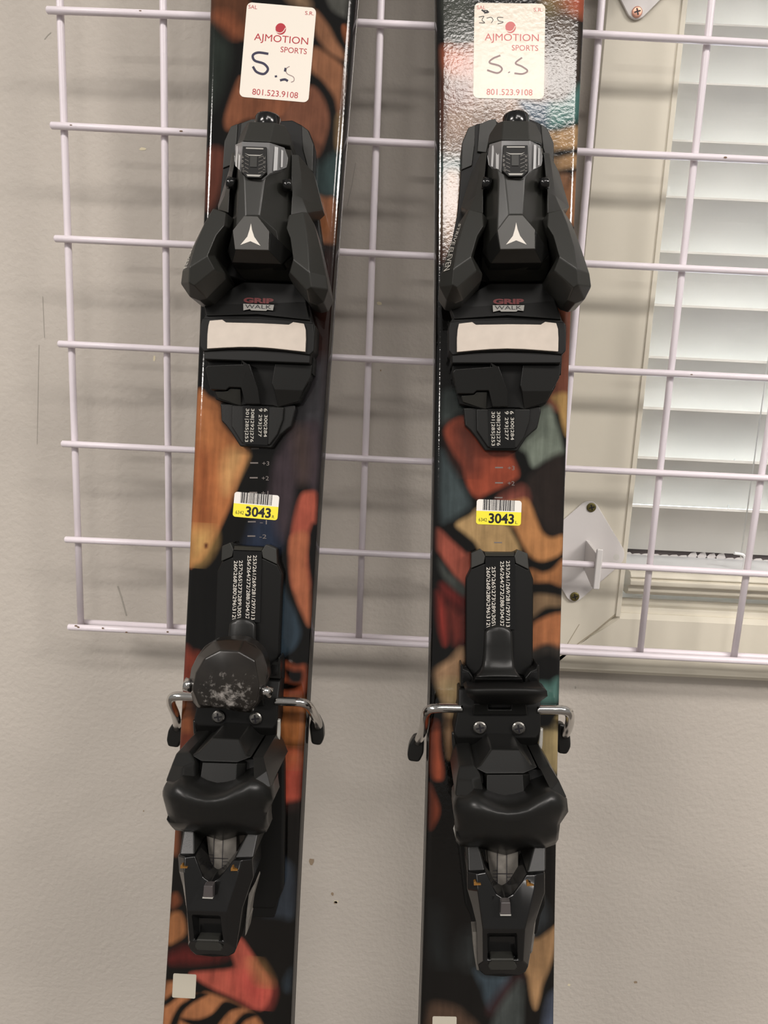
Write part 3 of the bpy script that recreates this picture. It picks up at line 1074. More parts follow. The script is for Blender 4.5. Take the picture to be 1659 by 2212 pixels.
ART_R = [
    ((72, 76, 68), 2, 1, [(255, -40), (500, -40), (530, 150), (520, 300), (470, 378), (380, 360), (300, 320), (268, 200)]),
    ((140, 104, 76), 3, 1, [(300, 345), (380, 385), (480, 400), (540, 330), (1100, 330), (1100, 780), (900, 790), (960, 960), (700, 1100), (420, 1240), (290, 1250), (270, 700)]),
    ((196, 104, 66), 8, 1, [(300, 400), (480, 400), (520, 560), (320, 560)]),
    ((120, 64, 44), 8, 1, [(290, 660), (500, 650), (480, 800), (290, 820)]),
    ((186, 90, 46), 3, 1, [(235, 370), (300, 380), (305, 520), (260, 480)]),
    ((104, 58, 38), 3, 1, [(235, 660), (290, 640), (300, 900), (270, 1040), (235, 1040)]),
    ((92, 76, 62), 5, 1, [(1070, 120), (1200, 100), (1310, 150), (1305, 640), (1250, 760), (1080, 800)]),
    ((160, 98, 56), 4, 1, [(1060, -40), (1380, -40), (1380, 110), (1300, 110), (1150, 70)]),
    ((120, 104, 60), 6, 1, [(1060, 0), (1150, -10), (1160, 90), (1080, 110)]),
    ((190, 84, 44), 5, 1, [(1260, -40), (1400, -40), (1390, 110), (1300, 90)]),
    ((60, 90, 112), 3, 1, [(880, 790), (1000, 800), (1120, 810), (1130, 990), (1000, 950), (920, 880)]),
    ((66, 122, 114), 3, 1, [(1110, 820), (1230, 790), (1310, 700), (1360, 660), (1350, 900), (1240, 965), (1110, 985)]),
    ((188, 146, 92), 2, 1, [(1090, 1040), (1200, 1020), (1345, 985), (1335, 1130), (1200, 1160), (1120, 1165)]),
    ((180, 138, 88), 2, 1, [(1120, 1240), (1200, 1225), (1330, 1205), (1320, 1290), (1200, 1320), (1120, 1340)]),
    ((150, 102, 66), 2, 1, [(1120, 1380), (1262, 1362), (1230, 1470), (1190, 1560), (1120, 1540)]),
    ((160, 104, 60), 2, 1, [(1290, 1400), (1320, 1360), (1315, 1720), (1200, 1720), (1240, 1580)]),
    ((84, 112, 106), 6, 1, [(250, 1240), (430, 1240), (430, 1500), (300, 1520), (250, 1400)]),
    ((176, 146, 112), 6, 1, [(295, 1500), (430, 1500), (430, 1800), (295, 1800)]),
    ((186, 142, 104), 4, 2, [(295, -60), (420, -60), (420, 250), (370, 400), (310, 500), (285, 480)]),
    ((110, 64, 40), 4, 2, [(250, 480), (310, 480), (300, 580), (250, 580)]),
    ((150, 98, 56), 3, 2, [(1180, 110), (1310, -40), (1305, 250), (1262, 275)]),
    ((126, 68, 44), 2, 2, [(1160, 880), (1290, 900), (1270, 1700), (1080, 1700), (1180, 1400), (1230, 1100)]),
    ((184, 142, 72), 2, 3, [(1200, 205), (1330, 195), (1320, 500), (1280, 420), (1250, 290)]),
    ((54, 62, 60), 3, 3, [(340, 180), (470, 160), (520, 290), (440, 350), (335, 410)]),
    ((116, 126, 112), 2, 3, [(1060, 330), (1180, 270), (1225, 380), (1275, 560), (1278, 650), (1150, 710), (1050, 755), (1000, 650), (940, 590), (1020, 480)]),
    ((156, 62, 28), 2, 3, [(360, 470), (470, 370), (560, 400), (680, 560), (870, 620), (900, 690), (940, 800), (900, 860), (700, 960), (610, 990), (540, 900), (500, 750), (430, 640)]),
    ((84, 42, 32), 10, 3, [(460, 420), (580, 480), (620, 680), (560, 800), (500, 720), (440, 560)]),
    ((62, 74, 76), 3, 3, [(325, 640), (400, 730), (480, 860), (560, 1040), (480, 1120), (390, 1170), (325, 1140)]),
    ((40, 31, 27), 3, 3, [(1000, 900), (1060, 790), (1290, 670), (1290, 1280), (1190, 1290), (1110, 1200), (1040, 1060)]),
    ((136, 66, 50), 4, 3, [(780, 1010), (960, 905), (1010, 1010), (940, 1060)]),
    ((190, 126, 62), 2, 3, [(780, 1060), (930, 1010), (1010, 1010), (1080, 1170), (1130, 1270), (1200, 1305), (1290, 1290), (1285, 1410), (1160, 1480), (1060, 1470), (990, 1390), (920, 1250), (880, 1200)]),
    ((180, 144, 88), 2, 3, [(450, 1200), (560, 1130), (640, 1080), (840, 1200), (890, 1270), (950, 1400), (900, 1450), (680, 1450), (600, 1340), (520, 1270)]),
    ((160, 72, 50), 2, 3, [(300, 1230), (420, 1330), (520, 1420), (570, 1460), (560, 1700), (490, 1659), (400, 1540), (330, 1440), (295, 1380)]),
    ((172, 108, 52), 2, 4, [(1030, 250), (1120, 278), (1200, 255), (1290, 180), (1290, 375), (1180, 350), (1040, 345)]),
    ((128, 100, 68), 2, 4, [(1040, 460), (1170, 450), (1290, 480), (1290, 540), (1150, 550), (1040, 620)]),
    ((176, 104, 52), 2, 4, [(1030, 720), (1110, 640), (1290, 605), (1290, 860), (1160, 835), (1030, 880)]),
    ((56, 50, 44), 4, 4, [(1040, 890), (1160, 850), (1280, 870), (1270, 920), (1160, 890), (1040, 930)]),
    ((84, 130, 120), 3, 4, [(1080, 1145), (1180, 1140), (1250, 1110), (1250, 1260), (1170, 1290), (1080, 1280)]),
    ((142, 36, 22), 3, 4, [(290, 430), (340, 480), (375, 640), (378, 800), (360, 838), (325, 740), (300, 600)]),
    ((116, 38, 26), 4, 4, [(390, 550), (480, 590), (520, 620), (520, 780), (440, 830), (400, 700)]),
    ((112, 26, 18), 4, 4, [(330, 370), (420, 400), (510, 460), (510, 560), (420, 520), (350, 440)]),
    ((62, 66, 62), 2, 4, [(310, 170), (400, 280), (530, 390), (510, 460), (420, 390), (320, 270)]),
    ((172, 132, 92), 3, 4, [(270, 1060), (400, 960), (500, 870), (520, 1100), (480, 1320), (430, 1400), (400, 1720), (370, 1500), (370, 1330), (330, 1220)]),
    ((184, 160, 108), 6, 4, [(340, 1150), (460, 1130), (460, 1300), (420, 1370), (380, 1260)]),
    ((168, 146, 94), 2, 5, [(1090, 150), (1180, 110), (1255, 40), (1255, 440), (1180, 440), (1080, 420)]),
    ((172, 72, 28), 2, 5, [(245, 110), (312, 70), (325, 250), (352, 470), (325, 525), (250, 470)]),
    ((156, 66, 30), 2, 5, [(240, 560), (290, 650), (322, 750), (295, 850), (240, 895)]),
    ((30, 35, 36), 8, 6, [(210, 650), (330, 720), (370, 900), (400, 1150), (210, 1040)]),
    ((40, 44, 44), 6, 6, [(520, 900), (620, 880), (640, 1180), (500, 1120)]),
    ((52, 58, 62), 4, 6, [(1150, 600), (1230, 760), (1140, 880), (1090, 920)]),
    ((168, 126, 78), 2, 6, [(1050, 960), (1150, 930), (1290, 840), (1285, 1000), (1240, 1160), (1180, 1300), (1150, 1430), (1118, 1510), (1085, 1430), (1060, 1260), (1040, 1180)]),
    ((58, 74, 84), 3, 6, [(620, 1190), (720, 1240), (910, 1250), (860, 1380), (770, 1510), (720, 1450), (680, 1330)]),
    ((52, 24, 26), 4, 6, [(920, 1260), (1010, 1250), (900, 1400), (780, 1560), (740, 1480)]),
    ((64, 70, 68), 3, 6, [(1000, 1280), (1012, 1500), (980, 1700), (770, 1700), (800, 1530), (920, 1350)]),
    ((82, 60, 44), 4, 6, [(190, 1560), (280, 1465), (400, 1475), (520, 1530), (640, 1700), (180, 1700)]),
    ((74, 84, 104), 4, 6, [(1190, 1700), (1230, 1430), (1290, 1400), (1290, 1700)]),
    (K0, 4, 0, [(954, -50), (954, 460), (950, 860), (944, 1260), (936, 1620), (927, 2000), (919, 2260), (890, 2260), (900, 2000), (910, 1620), (920, 1260), (925, 860), (930, 460), (930, -50)]),  # rolled left edge reflects dark; that tone is put into the art
]

ski_R = empty('ski', FR.matrix())
tag(ski_R, 'right-hand ski with black binding, glare across its shop sticker and a label ending in L', 'ski', 'pair of alpine skis')
ski_L = empty('ski', FL.matrix())
tag(ski_L, 'left-hand ski with black binding, clean white shop sticker and a label ending in R', 'ski', 'pair of alpine skis')
build_body('ski_body', FL, ART_L, K0, M_topL, ski_L)
build_body('ski_body', FR, ART_R, K0, M_topR, ski_R)


# ---- mounting marks printed on the top sheets
def marks(F, K, sk, xs, xn, ys, names, m):
    items = []
    polys = []
    for (x, y), nm in zip(ys, names):
        for_y = 1.4
        polys.append([F.P(x - 8.5, y - for_y, .06), F.P(x + 8.5, y - for_y, .06), F.P(x + 8.5, y + for_y, .06), F.P(x - 8.5, y + for_y, .06)])
        if nm:
            items.append((nm, x + xn, y + 1, 15 if len(nm) < 3 else 14, 9, 1, 0.0))
    o = patches('mounting_mark', polys, m, sk)
    if items:
        writing('mark_number', items, lambda x, y: F.P(x, y, .06), m, o)


marks(FL, KL, ski_L, 0, 25, [(549, 1000), (548, 1032), (547, 1064), (544, 1127), (543, 1158), (551, 969)], ['+3', '+2', '+1', '-1', '-2', ''], M_tick)
marks(FR, KR, ski_R, 0, 26, [(1078, 1010), (1078, 1043), (1077, 1075), (1076, 1172)], ['+3', '+2', '', ''], M_tick)
M_small = mat('small_ski_print', (120, 84, 44), 0.5)
M_small2 = mat('small_ski_print_dark', (70, 66, 50), 0.5)
writing('printed_line', [('ALL MOUNTAIN SERIES 90 FREERIDE', 453, 1060, 150, 6, 91, 0.0)], lambda x, y: FL.P(x, y, .06), M_small, ski_L) if False else None


# ---- stickers
def rrect(cx, cy, w, h, r, ang, n=6):
    a = math.radians(ang)
    out = []
    for sx, sy, a0 in ((1, -1, -90), (1, 1, 0), (-1, 1, 90), (-1, -1, 180)):
        for k in range(n + 1):
            t = math.radians(a0 + 90 * k / n)
            x = sx * (w / 2 - r) + r * math.cos(t)
            y = sy * (h / 2 - r) + r * math.sin(t)
            out.append((cx + x * math.cos(a) - y * math.sin(a), cy + x * math.sin(a) + y * math.cos(a)))
    return out


def local(cx, cy, ang):
    a = math.radians(ang)
    return lambda x, y: (cx + x * math.cos(a) - y * math.sin(a), cy + x * math.sin(a) + y * math.cos(a))


def stroke(pts, w):
    P = [np.array(p, float) for p in catmull(pts, 6)]
    l, r = [], []
    for i, p in enumerate(P):
        t = P[min(i + 1, len(P) - 1)] - P[max(i - 1, 0)]
        t = t / (np.linalg.norm(t) + 1e-9)
        nn = np.array([-t[1], t[0]]) * w / 2
        l.append(tuple(p + nn))
        r.append(tuple(p - nn))
    return [[l[i], l[i + 1], r[i + 1], r[i]] for i in range(len(l) - 1)]


def shop_sticker(F, sk, cx, cy, w, h, ang, base_m, red, m_hand, strokes, smudge, extra):
    lc = local(cx, cy, ang)
    o = slab('shop_sticker', [F.P(x, y, .25) for x, y in rrect(cx, cy, w, h, 11, ang)], 0.02, base_m, sk, 0)
    T = lambda x, y: F.P(x, y, .30)
    W2 = lambda s, x, y, l, hh_, b=0.0: (s, *lc(x, y), l, hh_, ang, b)
    writing('corner_code', [W2('SAL', -62, -93, 19, 8)], T, red, o)
    writing('corner_code', [W2('S.R.', 61, -90, 19, 8)], T, red, o)
    writing('phone_number', [W2('801.523.9108', 2, 89, 99, 13, .0)], T, red, o)
    writing('shop_name', [
                                  W2('AJMOTION', 5, -27, 117, 20, 0.0), W2('SPORTS', 34, -7, 57, 12, 0.0)], T, red, o)
    c = lc(2, -51)
    disc = [T(c[0] + 11.5 * math.cos(t), c[1] + 12.5 * math.sin(t)) for t in [2 * math.pi * i / 28 for i in range(28)]]
    ball = patches('ball_logo', [disc], red, o)
    T2 = lambda x, y: F.P(x, y, .34)
    arc = []
    for q in stroke([lc(-7, -44), lc(1, -42), lc(8, -46), lc(12, -54)], 1.6):
        arc.append([T2(*p) for p in q])
    for q in stroke([lc(-9.5, -52), lc(-9, -47), lc(-5, -42)], .9):
        arc.append([T2(*p) for p in q])
    patches('ball_seam', arc, base_m, ball)
    hp = []
    for pts, wd_ in strokes:
        for q in stroke([lc(*p) for p in pts], wd_):
            hp.append([T2(*p) for p in q])
    patches('handwritten_size', hp, m_hand, o)
    hp = []
    for pts, wd_ in extra:
        for q in stroke([lc(*p) for p in pts], wd_):
            hp.append([T2(*p) for p in q])
    if hp:
        patches('worn_marker_trace', hp, smudge, o)
    return o


s5 = [(16, 9), (-6, 8), (-15, 14), (-14, 24), (6, 32), (14, 42), (6, 53), (-6, 52), (-14, 44)]
aL = 4.9
shop_sticker(FL, ski_L, 600, 113, 150, 205, aL, M_stick, M_red, M_inkp,
             [([(-22 + x * -0 - 0, y) for x, y in [(0, 0)]] and [(-20, 5), (-42, 4), (-53, 11), (-48, 22), (-28, 27), (-18, 38), (-26, 49), (-42, 46), (-51, 35)], 5.2),
              ([(0, 50), (1, 54)], 5), ([(20, 32), (19, 40)], 5), ([(10, 60), (20, 57), (27, 60)], 5)],
             M_inkf, [([(28, 28), (21, 34), (24, 44), (38, 50), (40, 58), (34, 62)], 1.6)])
aR = 0.9
shop_sticker(FR, ski_R, 1100, 110, 153, 206, aR, M_stickg, M_pinkred, M_inkf,
             [([(-19, 10), (-35, 17), (-42, 26), (-22, 32), (-15, 40), (-25, 48), (-47, 42)], 3.8), ([(0, 45), (1, 47)], 4.5),
              ([(28, 14), (14, 26), (28, 33), (40, 42), (30, 49), (12, 48)], 3.6)],
             M_inkb, [([(-61, -88), (-52, -82), (-45, -84)], 3.2), ([(-55, -80), (-48, -86), (-58, -86)], 2.2),
                      ([(-67, -72), (-56, -74), (-60, -66), (-54, -60), (-66, -60)], 1.4), ([(-50, -70), (-40, -72), (-36, -66), (-40, -60)], 1.3),
                      ([(-14, -72), (-26, -72), (-24, -65), (-14, -62), (-26, -58)], 1.3)])


def barcode_label(F, sk, cx, cy, ang, side):
    lc = local(cx, cy, ang)
    o = slab('barcode_label', [F.P(x, y, .25) for x, y in rrect(cx, cy, 97, 54, 6, ang)], 0.02, M_lblw, sk, 0)
    T = lambda x, y: F.P(x, y, .30)
    T2 = lambda x, y: F.P(x, y, .34)
    rr = rrect(0, 0, 97, 54, 6, 0)
    low = [p for p in rr if p[1] > 0]
    poly = [(48.5, -2)] + low + [(-48.5, -2)]
    patches('yellow_band', [[T(*lc(*p)) for p in poly]], M_yellow, o)
    rs_ = np.random.RandomState(11)
    x = -34.5
    bars = []
    while x < 34:
        wb = rs_.choice([1.0, 1.0, 1.9, 2.6])
        bars.append([T2(*lc(*p)) for p in [(x, -27), (x + wb, -27), (x + wb, -4), (x, -4)]])
        x += wb + rs_.choice([1.0, 1.4, 1.9])
    patches('bar_code', bars, M_inkb, o)
    writing('label_number', [('6342', *lc(-34, 17), 18, 7.5, ang, .0), ('3043', *lc(6, 13), 55, 22, ang, .03), (side, *lc(39, 20), 5, 6.5, ang, 0)], T2, M_inkb, o)


barcode_label(FL, ski_L, 553, 1093, 5.0, 'R')
barcode_label(FR, ski_R, 1077.5, 1107, 2.2, 'L')
# the small asset labels near the tails: white labels whose codes are left out
slab('asset_label', [FL.P(x, y, .25) for x, y in rrect(398, 2130, 50, 52, 3, 3)], 0.02, M_asset, ski_L, 0)
slab('asset_label', [FR.P(x, y, .25) for x, y in rrect(960, 2222, 52, 52, 3, 1)], 0.02, M_asset, ski_R, 0)


# ------------------------------------------------------------------ binding, built once on the right ski
def prt(name, o):
    return o


def mirror(pts, c):
    return [(2 * c - x, y, h) for x, y, h in pts]


def build_binding(sk):
    # ---------- toe piece
    toe = slab('toe_piece', [R(1, *p) for p in [(700, 950, 12), (690, 925, 12), (545, 962, 12), (475, 990, 12), (425, 1110, 12), (417, 1330, 12), (405, 1500, 12), (390, 1659, 12)]]
               + [R(2, *p) for p in [(330, 520, 12), (350, 700, 12), (620, 760, 12), (960, 760, 12), (1230, 700, 12), (1240, 480, 12)]]
               + [R(1, *p) for p in [(1165, 1500, 12), (1145, 1330, 12), (1143, 1110, 12), (1095, 1000, 12), (1035, 960, 12), (960, 925, 12)]],
               0.1, M_blackd, sk, .0012)
    # two-tone flank panels of the base
    slab('flank_panel', [R(1, *p) for p in [(690, 925, 13.5), (640, 932, 13.5), (562, 965, 13.5), (545, 1180, 13.5), (620, 1190, 13.5), (700, 1000, 13.5)]], 11, M_grey, toe, .0004)
    slab('flank_panel', [R(1, *p) for p in [(530, 970, 13), (476, 992, 13), (428, 1110, 13), (421, 1326, 13), (505, 1290, 13), (525, 1130, 13)]], 11, M_grey, toe, .0006)
    slab('flank_panel', [R(1, *p) for p in [(1040, 965, 13), (1092, 1000, 13), (1140, 1110, 13), (1142, 1328, 13), (1100, 1300, 13), (1055, 1150, 13)]], 11, M_grey, toe, .0006)
    c = 843
    # ---------- central housing: ridge and flanks
    half = {
        'a': (740, 1385, 50, 1), 'b': (715, 1400, 49, 1), 'c': (610, 1400, 38, 1),
    }
    hp = [R(1, 745, 1330, 50), R(1, 935, 1330, 50),
          R(1, 990, 1330, 43), R(1, 1062, 1300, 32),
          R(1, 700, 1330, 48), R(1, 612, 1300, 32),
          R(2, 790, 228, 53), R(2, 898, 228, 53),
          R(2, 995, 345, 43), R(2, 1092, 470, 34),
          R(2, 700, 350, 50), R(2, 590, 470, 34),
          R(2, 1108, 560, 34), R(2, 580, 560, 34),
          R(2, 1110, 640, 26), R(2, 578, 640, 26),
          R(2, 1068, 738, 20), R(2, 640, 738, 20),
          R(2, 1050, 608, 42), R(2, 650, 608, 42),
          R(1, 990, 1130, 46), R(1, 690, 1130, 46), R(1, 1055, 1150, 34), R(1, 625, 1150, 34),
          R(1, 712, 1400, 49), R(1, 914, 1400, 50), R(1, 987, 1400, 42), R(1, 762, 1400, 51), R(2, 790, 228, 53)]
    fc = [[0, 4, 24, 27], [24, 10, 6, 27], [0, 27, 25, 1], [27, 6, 7, 25], [1, 25, 26, 2], [25, 7, 8, 26], [2, 26, 8, 9, 3], [4, 5, 11, 10, 24],
          [6, 10, 19, 18, 8, 7], [8, 18, 12, 9], [10, 11, 13, 19],
          [19, 13, 15, 17, 16, 14, 12, 18], [0, 1, 2, 20, 21, 4], [2, 3, 22, 20], [4, 21, 23, 5]]
    hp = hp[:28]
    shell('housing', hp, fc, 9, M_lit, toe, .0008)
    # facet accents: left half of the ridge is a lighter wide facet
    # ---------- top cap of the spring housing
    cp = [R(1, 745, 938, 42), R(1, 942, 940, 42), R(1, 950, 1092, 50), R(1, 735, 1090, 50),
          R(1, 700, 955, 36), R(1, 640, 1045, 34), R(1, 628, 1115, 36), R(1, 1000, 960, 36), R(1, 1045, 1050, 34), R(1, 1052, 1120, 36)]
    shell('spring_cap', cp, [[0, 3, 2, 1], [0, 4, 5, 6, 3], [1, 2, 9, 8, 7]], 9, M_grey, toe, .0008)
    bm = bmesh.new()
    rings = []
    for t, hh_ in ((0, 28.), (1, 38.)):
        pass
    c0 = np.array(R(1, 845, 935, 31))
    path = [c0 + np.array([0, -.012, 0]), c0 + np.array([0, .0012, 0]), c0 + np.array([0, .0024, 0]), c0 + np.array([0, .0026, 0])]
    o = tube('adjustment_screw', path, [.0082, .0082, .0076, .0001], M_gloss, toe, 28)
    path = [c0 + np.array([0, .0012, 0]), c0 + np.array([0, .0026, 0])]
    tube('screw_rim', path, [.0060, .0058], M_steel, toe, 28)
    # ---------- release value window
    wp = [(735, 1096, 50), (955, 1096, 50), (1035, 1135, 41), (1053, 1215, 38), (1050, 1260, 38), (1040, 1296, 38), (955, 1338, 48), (908, 1392, 49), (778, 1392, 49), (722, 1335, 48), (632, 1290, 38), (622, 1215, 38), (640, 1125, 41)]
    pts = [R(1, x, y, h + 1.5) for x, y, h in wp]
    win = shell('release_window', pts, [[0, 9, 8, 7, 6, 1], [1, 6, 5, 4, 3, 2], [0, 12, 11, 10, 9]], 40, M_frost, toe, .0006)
    slab('scale_well', [R(1, *p) for p in [(748, 1130, 53), (938, 1130, 53), (945, 1330, 53), (898, 1376, 53), (790, 1376, 53), (738, 1330, 53)]], 45, M_blackd, win, .0003)
    T = lambda x, y: R(1, x, y, 53.2)
    writing('scale_numbers', [('4', 752, 1215, 22, 16, 90, 0), ('6', 752, 1250, 22, 16, 90, 0), ('8', 752, 1285, 22, 16, 90, 0), ('10', 760, 1320, 28, 16, 90, 0),
                              ('3', 925, 1215, 22, 16, 90, 0), ('5', 925, 1250, 22, 16, 90, 0), ('7', 925, 1285, 22, 16, 90, 0), ('11', 925, 1320, 28, 16, 90, 0)], T, M_silver, win)
    pp = []
    for k in range(5):
        y = 1200 + k * 30
        pp += [[T(770, y), T(800, y + 14), T(800, y + 18), T(770, y + 4)], [T(915, y), T(880, y + 14), T(880, y + 18), T(915, y + 4)]]
    patches('scale_lines', pp, M_silver, win)
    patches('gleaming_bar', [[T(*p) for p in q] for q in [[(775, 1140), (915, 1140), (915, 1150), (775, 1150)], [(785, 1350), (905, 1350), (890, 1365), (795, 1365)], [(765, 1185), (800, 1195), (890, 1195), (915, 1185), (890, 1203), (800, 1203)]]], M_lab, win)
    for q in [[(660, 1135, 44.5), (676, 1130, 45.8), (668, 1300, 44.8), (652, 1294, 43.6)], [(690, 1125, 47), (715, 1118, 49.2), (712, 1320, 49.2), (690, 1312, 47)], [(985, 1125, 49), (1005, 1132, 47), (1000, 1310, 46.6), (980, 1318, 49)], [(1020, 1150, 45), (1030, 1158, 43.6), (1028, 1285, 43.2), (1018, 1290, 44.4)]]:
        patches('window_glint', [[R(1, x, y, h) for x, y, h in q]], M_glint, win)  # reflections on the clear side panels, painted as bright strips
    slab('indicator', [R(1, *p) for p in [(812, 1205, 53.4), (868, 1205, 53.4), (868, 1290, 53.4), (812, 1290, 53.4)]], 52, M_grey, win, 0)
    # ---------- emblem plate
    ep = [R(2, *p) for p in [(790, 232, 56), (898, 232, 56), (995, 345, 56), (995, 496, 56), (725, 500, 56), (702, 350, 56)]]
    pl = slab('emblem_plate', ep, 40, M_plate2, toe, .0004, .06)
    E_ = lambda x, y: R(2, x, y, 56.15)
    patches('emblem', [[E_(*p) for p in [(848, 290), (858, 340), (878, 395), (930, 463), (848, 430)]], [E_(*p) for p in [(848, 290), (848, 430), (768, 463), (822, 395), (838, 340)]]], M_white, pl)
    shell('lower_bevel', [R(2, 725, 503, 55), R(2, 995, 499, 55), R(2, 1050, 606, 44), R(2, 650, 608, 44), R(2, 1000, 350, 55), R(2, 1104, 520, 38), R(2, 698, 355, 55), R(2, 583, 522, 38)],
          [[0, 3, 2, 1], [1, 2, 5, 4], [0, 6, 7, 3]], 30, M_black, toe, .0005)
    # ---------- shoulders carrying the wings
    for sgn in (0, 1):
        f = (lambda x: x) if sgn == 0 else (lambda x: 2 * 841 - x)
        pts = [R(1, f(575), 1190, 33), R(1, f(622), 1186, 35), R(1, f(605), 1350, 38), R(1, f(590), 1500, 39), R(2, f(590), 220, 40), R(2, f(480), 200, 34), R(1, f(528), 1530, 34), R(1, f(555), 1330, 32),
               R(1, f(500), 1340, 20), R(2, f(420), 170, 20)]
        fa = [[0, 7, 2, 1], [7, 6, 3, 2], [6, 5, 4, 3], [0, 8, 7], [8, 9, 6, 7], [9, 5, 6]]
        shell('shoulder', pts, fa, 9, M_lit, toe, .0005)
        # pivot pin
        a = np.array(R(1, f(588), 1425, 42))
        b = np.array(R(1, f(650), 1435, 42))
        tube('pivot_pin', [a + (a - b) * .1, a, b, b + (b - a) * .05], [.0030, .0036, .0036, .0026], M_gloss, toe, 20)
        # wing
        W_ = [(480, 188, 43), (585, 214, 44), (592, 320, 47), (545, 397, 50), (498, 560, 54), (360, 655, 55), (385, 480, 52), (436, 300, 47),
              (405, 290, 38), (335, 470, 42), (262, 690, 46), (248, 790, 45),
              (350, 775, 53), (388, 800, 52), (540, 665, 50),
              (586, 690, 42), (578, 742, 38), (432, 898, 38), (370, 922, 37), (300, 892, 40),
              (470, 192, 37), (632, 268, 38), (604, 340, 40), (560, 400, 42), (512, 560, 44)]
        pw = [R(2, f(x), y, h) for x, y, h in W_]
        fw = [[0, 7, 6, 5, 4, 3, 2, 1], [0, 20, 8, 7], [7, 8, 9, 6], [6, 9, 10, 5], [5, 10, 11, 12], [5, 12, 13, 14, 4],
              [13, 17, 16, 15, 14], [12, 19, 18, 17, 13], [12, 11, 19], [1, 2, 22, 21], [2, 3, 23, 22], [3, 4, 24, 23], [4, 14, 15, 24], [1, 21, 20, 0]]
        wing = shell('wing', pw, fw, 13, M_lit, toe, .0007, -.02)
        if sgn == 0:
            # name along the outer face of the wing
            def out(x, y):
                p = np.array(R(2, x, y, 33))
                return tuple(p)
            # direction of the outer facet
            vs_, fs_ = [], []
            for word, bold, (a_, b_, c__, d_), t0, t1 in (('STRIVE', .0, (7, 8, 9, 6), .05, .97), ('ELEVEN', .0, (6, 9, 10, 5), .06, .97)):
                A, B, C_, D = [np.array(pw[i]) for i in (a_, b_, c__, d_)]
                nrm = np.cross(B - A, D - A)
                nrm /= np.linalg.norm(nrm)
                if nrm[2] < 0:
                    nrm = -nrm
                V, F_ = glyph_mesh(word, bold)
                lo, hi = V.min(0), V.max(0)
                b = len(vs_)
                for x, y in (V - lo) / (hi - lo):
                    t_, s_ = t0 + (t1 - t0) * x, .74 - .5 * y
                    p_ = (A * (1 - t_) + D * t_) * (1 - s_) + (B * (1 - t_) + C_ * t_) * s_ + nrm * .0007
                    vs_.append(tuple(p_))
                fs_ += [[i + b for i in f_] for f_ in F_]
            me = bpy.data.meshes.new('wing_lettering')
            me.from_pydata(vs_, [], fs_)
            link('wing_lettering', me, M_ink, wing)
    # ---------- toe pad (sole rest)
    pad = slab('toe_pad', [R(2, *p) for p in [(395, 905, 19.0), (640, 760, 19.0), (1068, 760, 19.0), (1150, 880, 20.0), (1205, 1050, 21.0), (1238, 1085, 21.0), (1236, 1275, 21.0), (1205, 1325, 21.0), (1200, 1390, 20.0),
                                              (345, 1390, 20.0), (345, 1330, 21.0), (322, 1290, 21.0), (320, 1085, 21.0), (352, 1035, 21.0)]], 0.1, M_blackd, sk, .001)
    shell('sole_ramp', [R(2, *p) for p in [(400, 905, 20.0), (1150, 900, 20.0), (1200, 1045, 23.0), (780, 1015, 24.0), (365, 1042, 23.0), (330, 940, 20.0)]], [[0, 5, 4, 3, 2, 1]], 9, M_blackd, pad, .0006)
    rows = []
    fr = [R(2, *p) for p in [(335, 1062, 23.0), (560, 1048, 24.0), (780, 1043, 24.5), (1000, 1048, 24.0), (1225, 1068, 23.0), (1238, 1150, 23.0), (1236, 1290, 22.5), (1205, 1322, 22.5),
                             (1000, 1300, 23.0), (780, 1292, 23.5), (560, 1300, 23.0), (350, 1325, 22.5), (322, 1290, 22.5), (320, 1120, 23.0)]]
    frm = slab('slide_frame', fr, 14, M_blackd, pad, .0008)
    wpl = [R(2, *p) for p in [(402, 1078, 24.9), (505, 1066, 25.2), (535, 1087, 25.3), (660, 1085, 25.4), (780, 1083, 25.5), (920, 1084, 25.4), (1040, 1086, 25.3), (1074, 1064, 25.2), (1160, 1074, 24.9),
                              (1174, 1120, 24.8), (1178, 1190, 24.6), (1176, 1296, 24.4), (1040, 1286, 24.8), (910, 1277, 25.0), (780, 1273, 25.0), (650, 1277, 25.0), (520, 1287, 24.8), (386, 1300, 24.4), (386, 1190, 24.6), (392, 1120, 24.8)]]
    slab('slide_plate', wpl, 20, M_afd, pad, .0003)
    T = lambda x, y: R(2, x, y, 24.2)
    patches('label_ground', [[T(*p) for p in [(665, 935), (912, 935), (905, 980), (860, 975), (850, 985), (730, 985), (720, 975), (668, 988)]]], M_lab, pad)
    T1 = lambda x, y: R(2, x, y, 24.35)
    writing('label_word_walk', [('WALK', 786, 954, 210, 30, 0, .0)], T1, M_inkb, pad)
    writing('label_word_grip', [('GRIP', 788, 906, 240, 42, 0, .05)], T1, M_redlab, pad)
    # ---------- height adjuster block below the pad
    blk = shell('adjuster_block', [R(2, 350, 1345, 13), R(2, 780, 1308, 15), R(2, 1205, 1340, 13), R(2, 1198, 1480, 12), R(3, 1255, 30, 12), R(3, 1225, 130, 11), R(3, 1150, 262, 9), R(3, 985, 305, 9),
                                   R(3, 940, 292, 9), R(3, 740, 290, 9), R(3, 670, 305, 9), R(3, 480, 262, 9), R(3, 440, 100, 11), R(2, 355, 1470, 12)],
                [list(range(14))[::-1]], 1, M_blackd, sk, .0010)
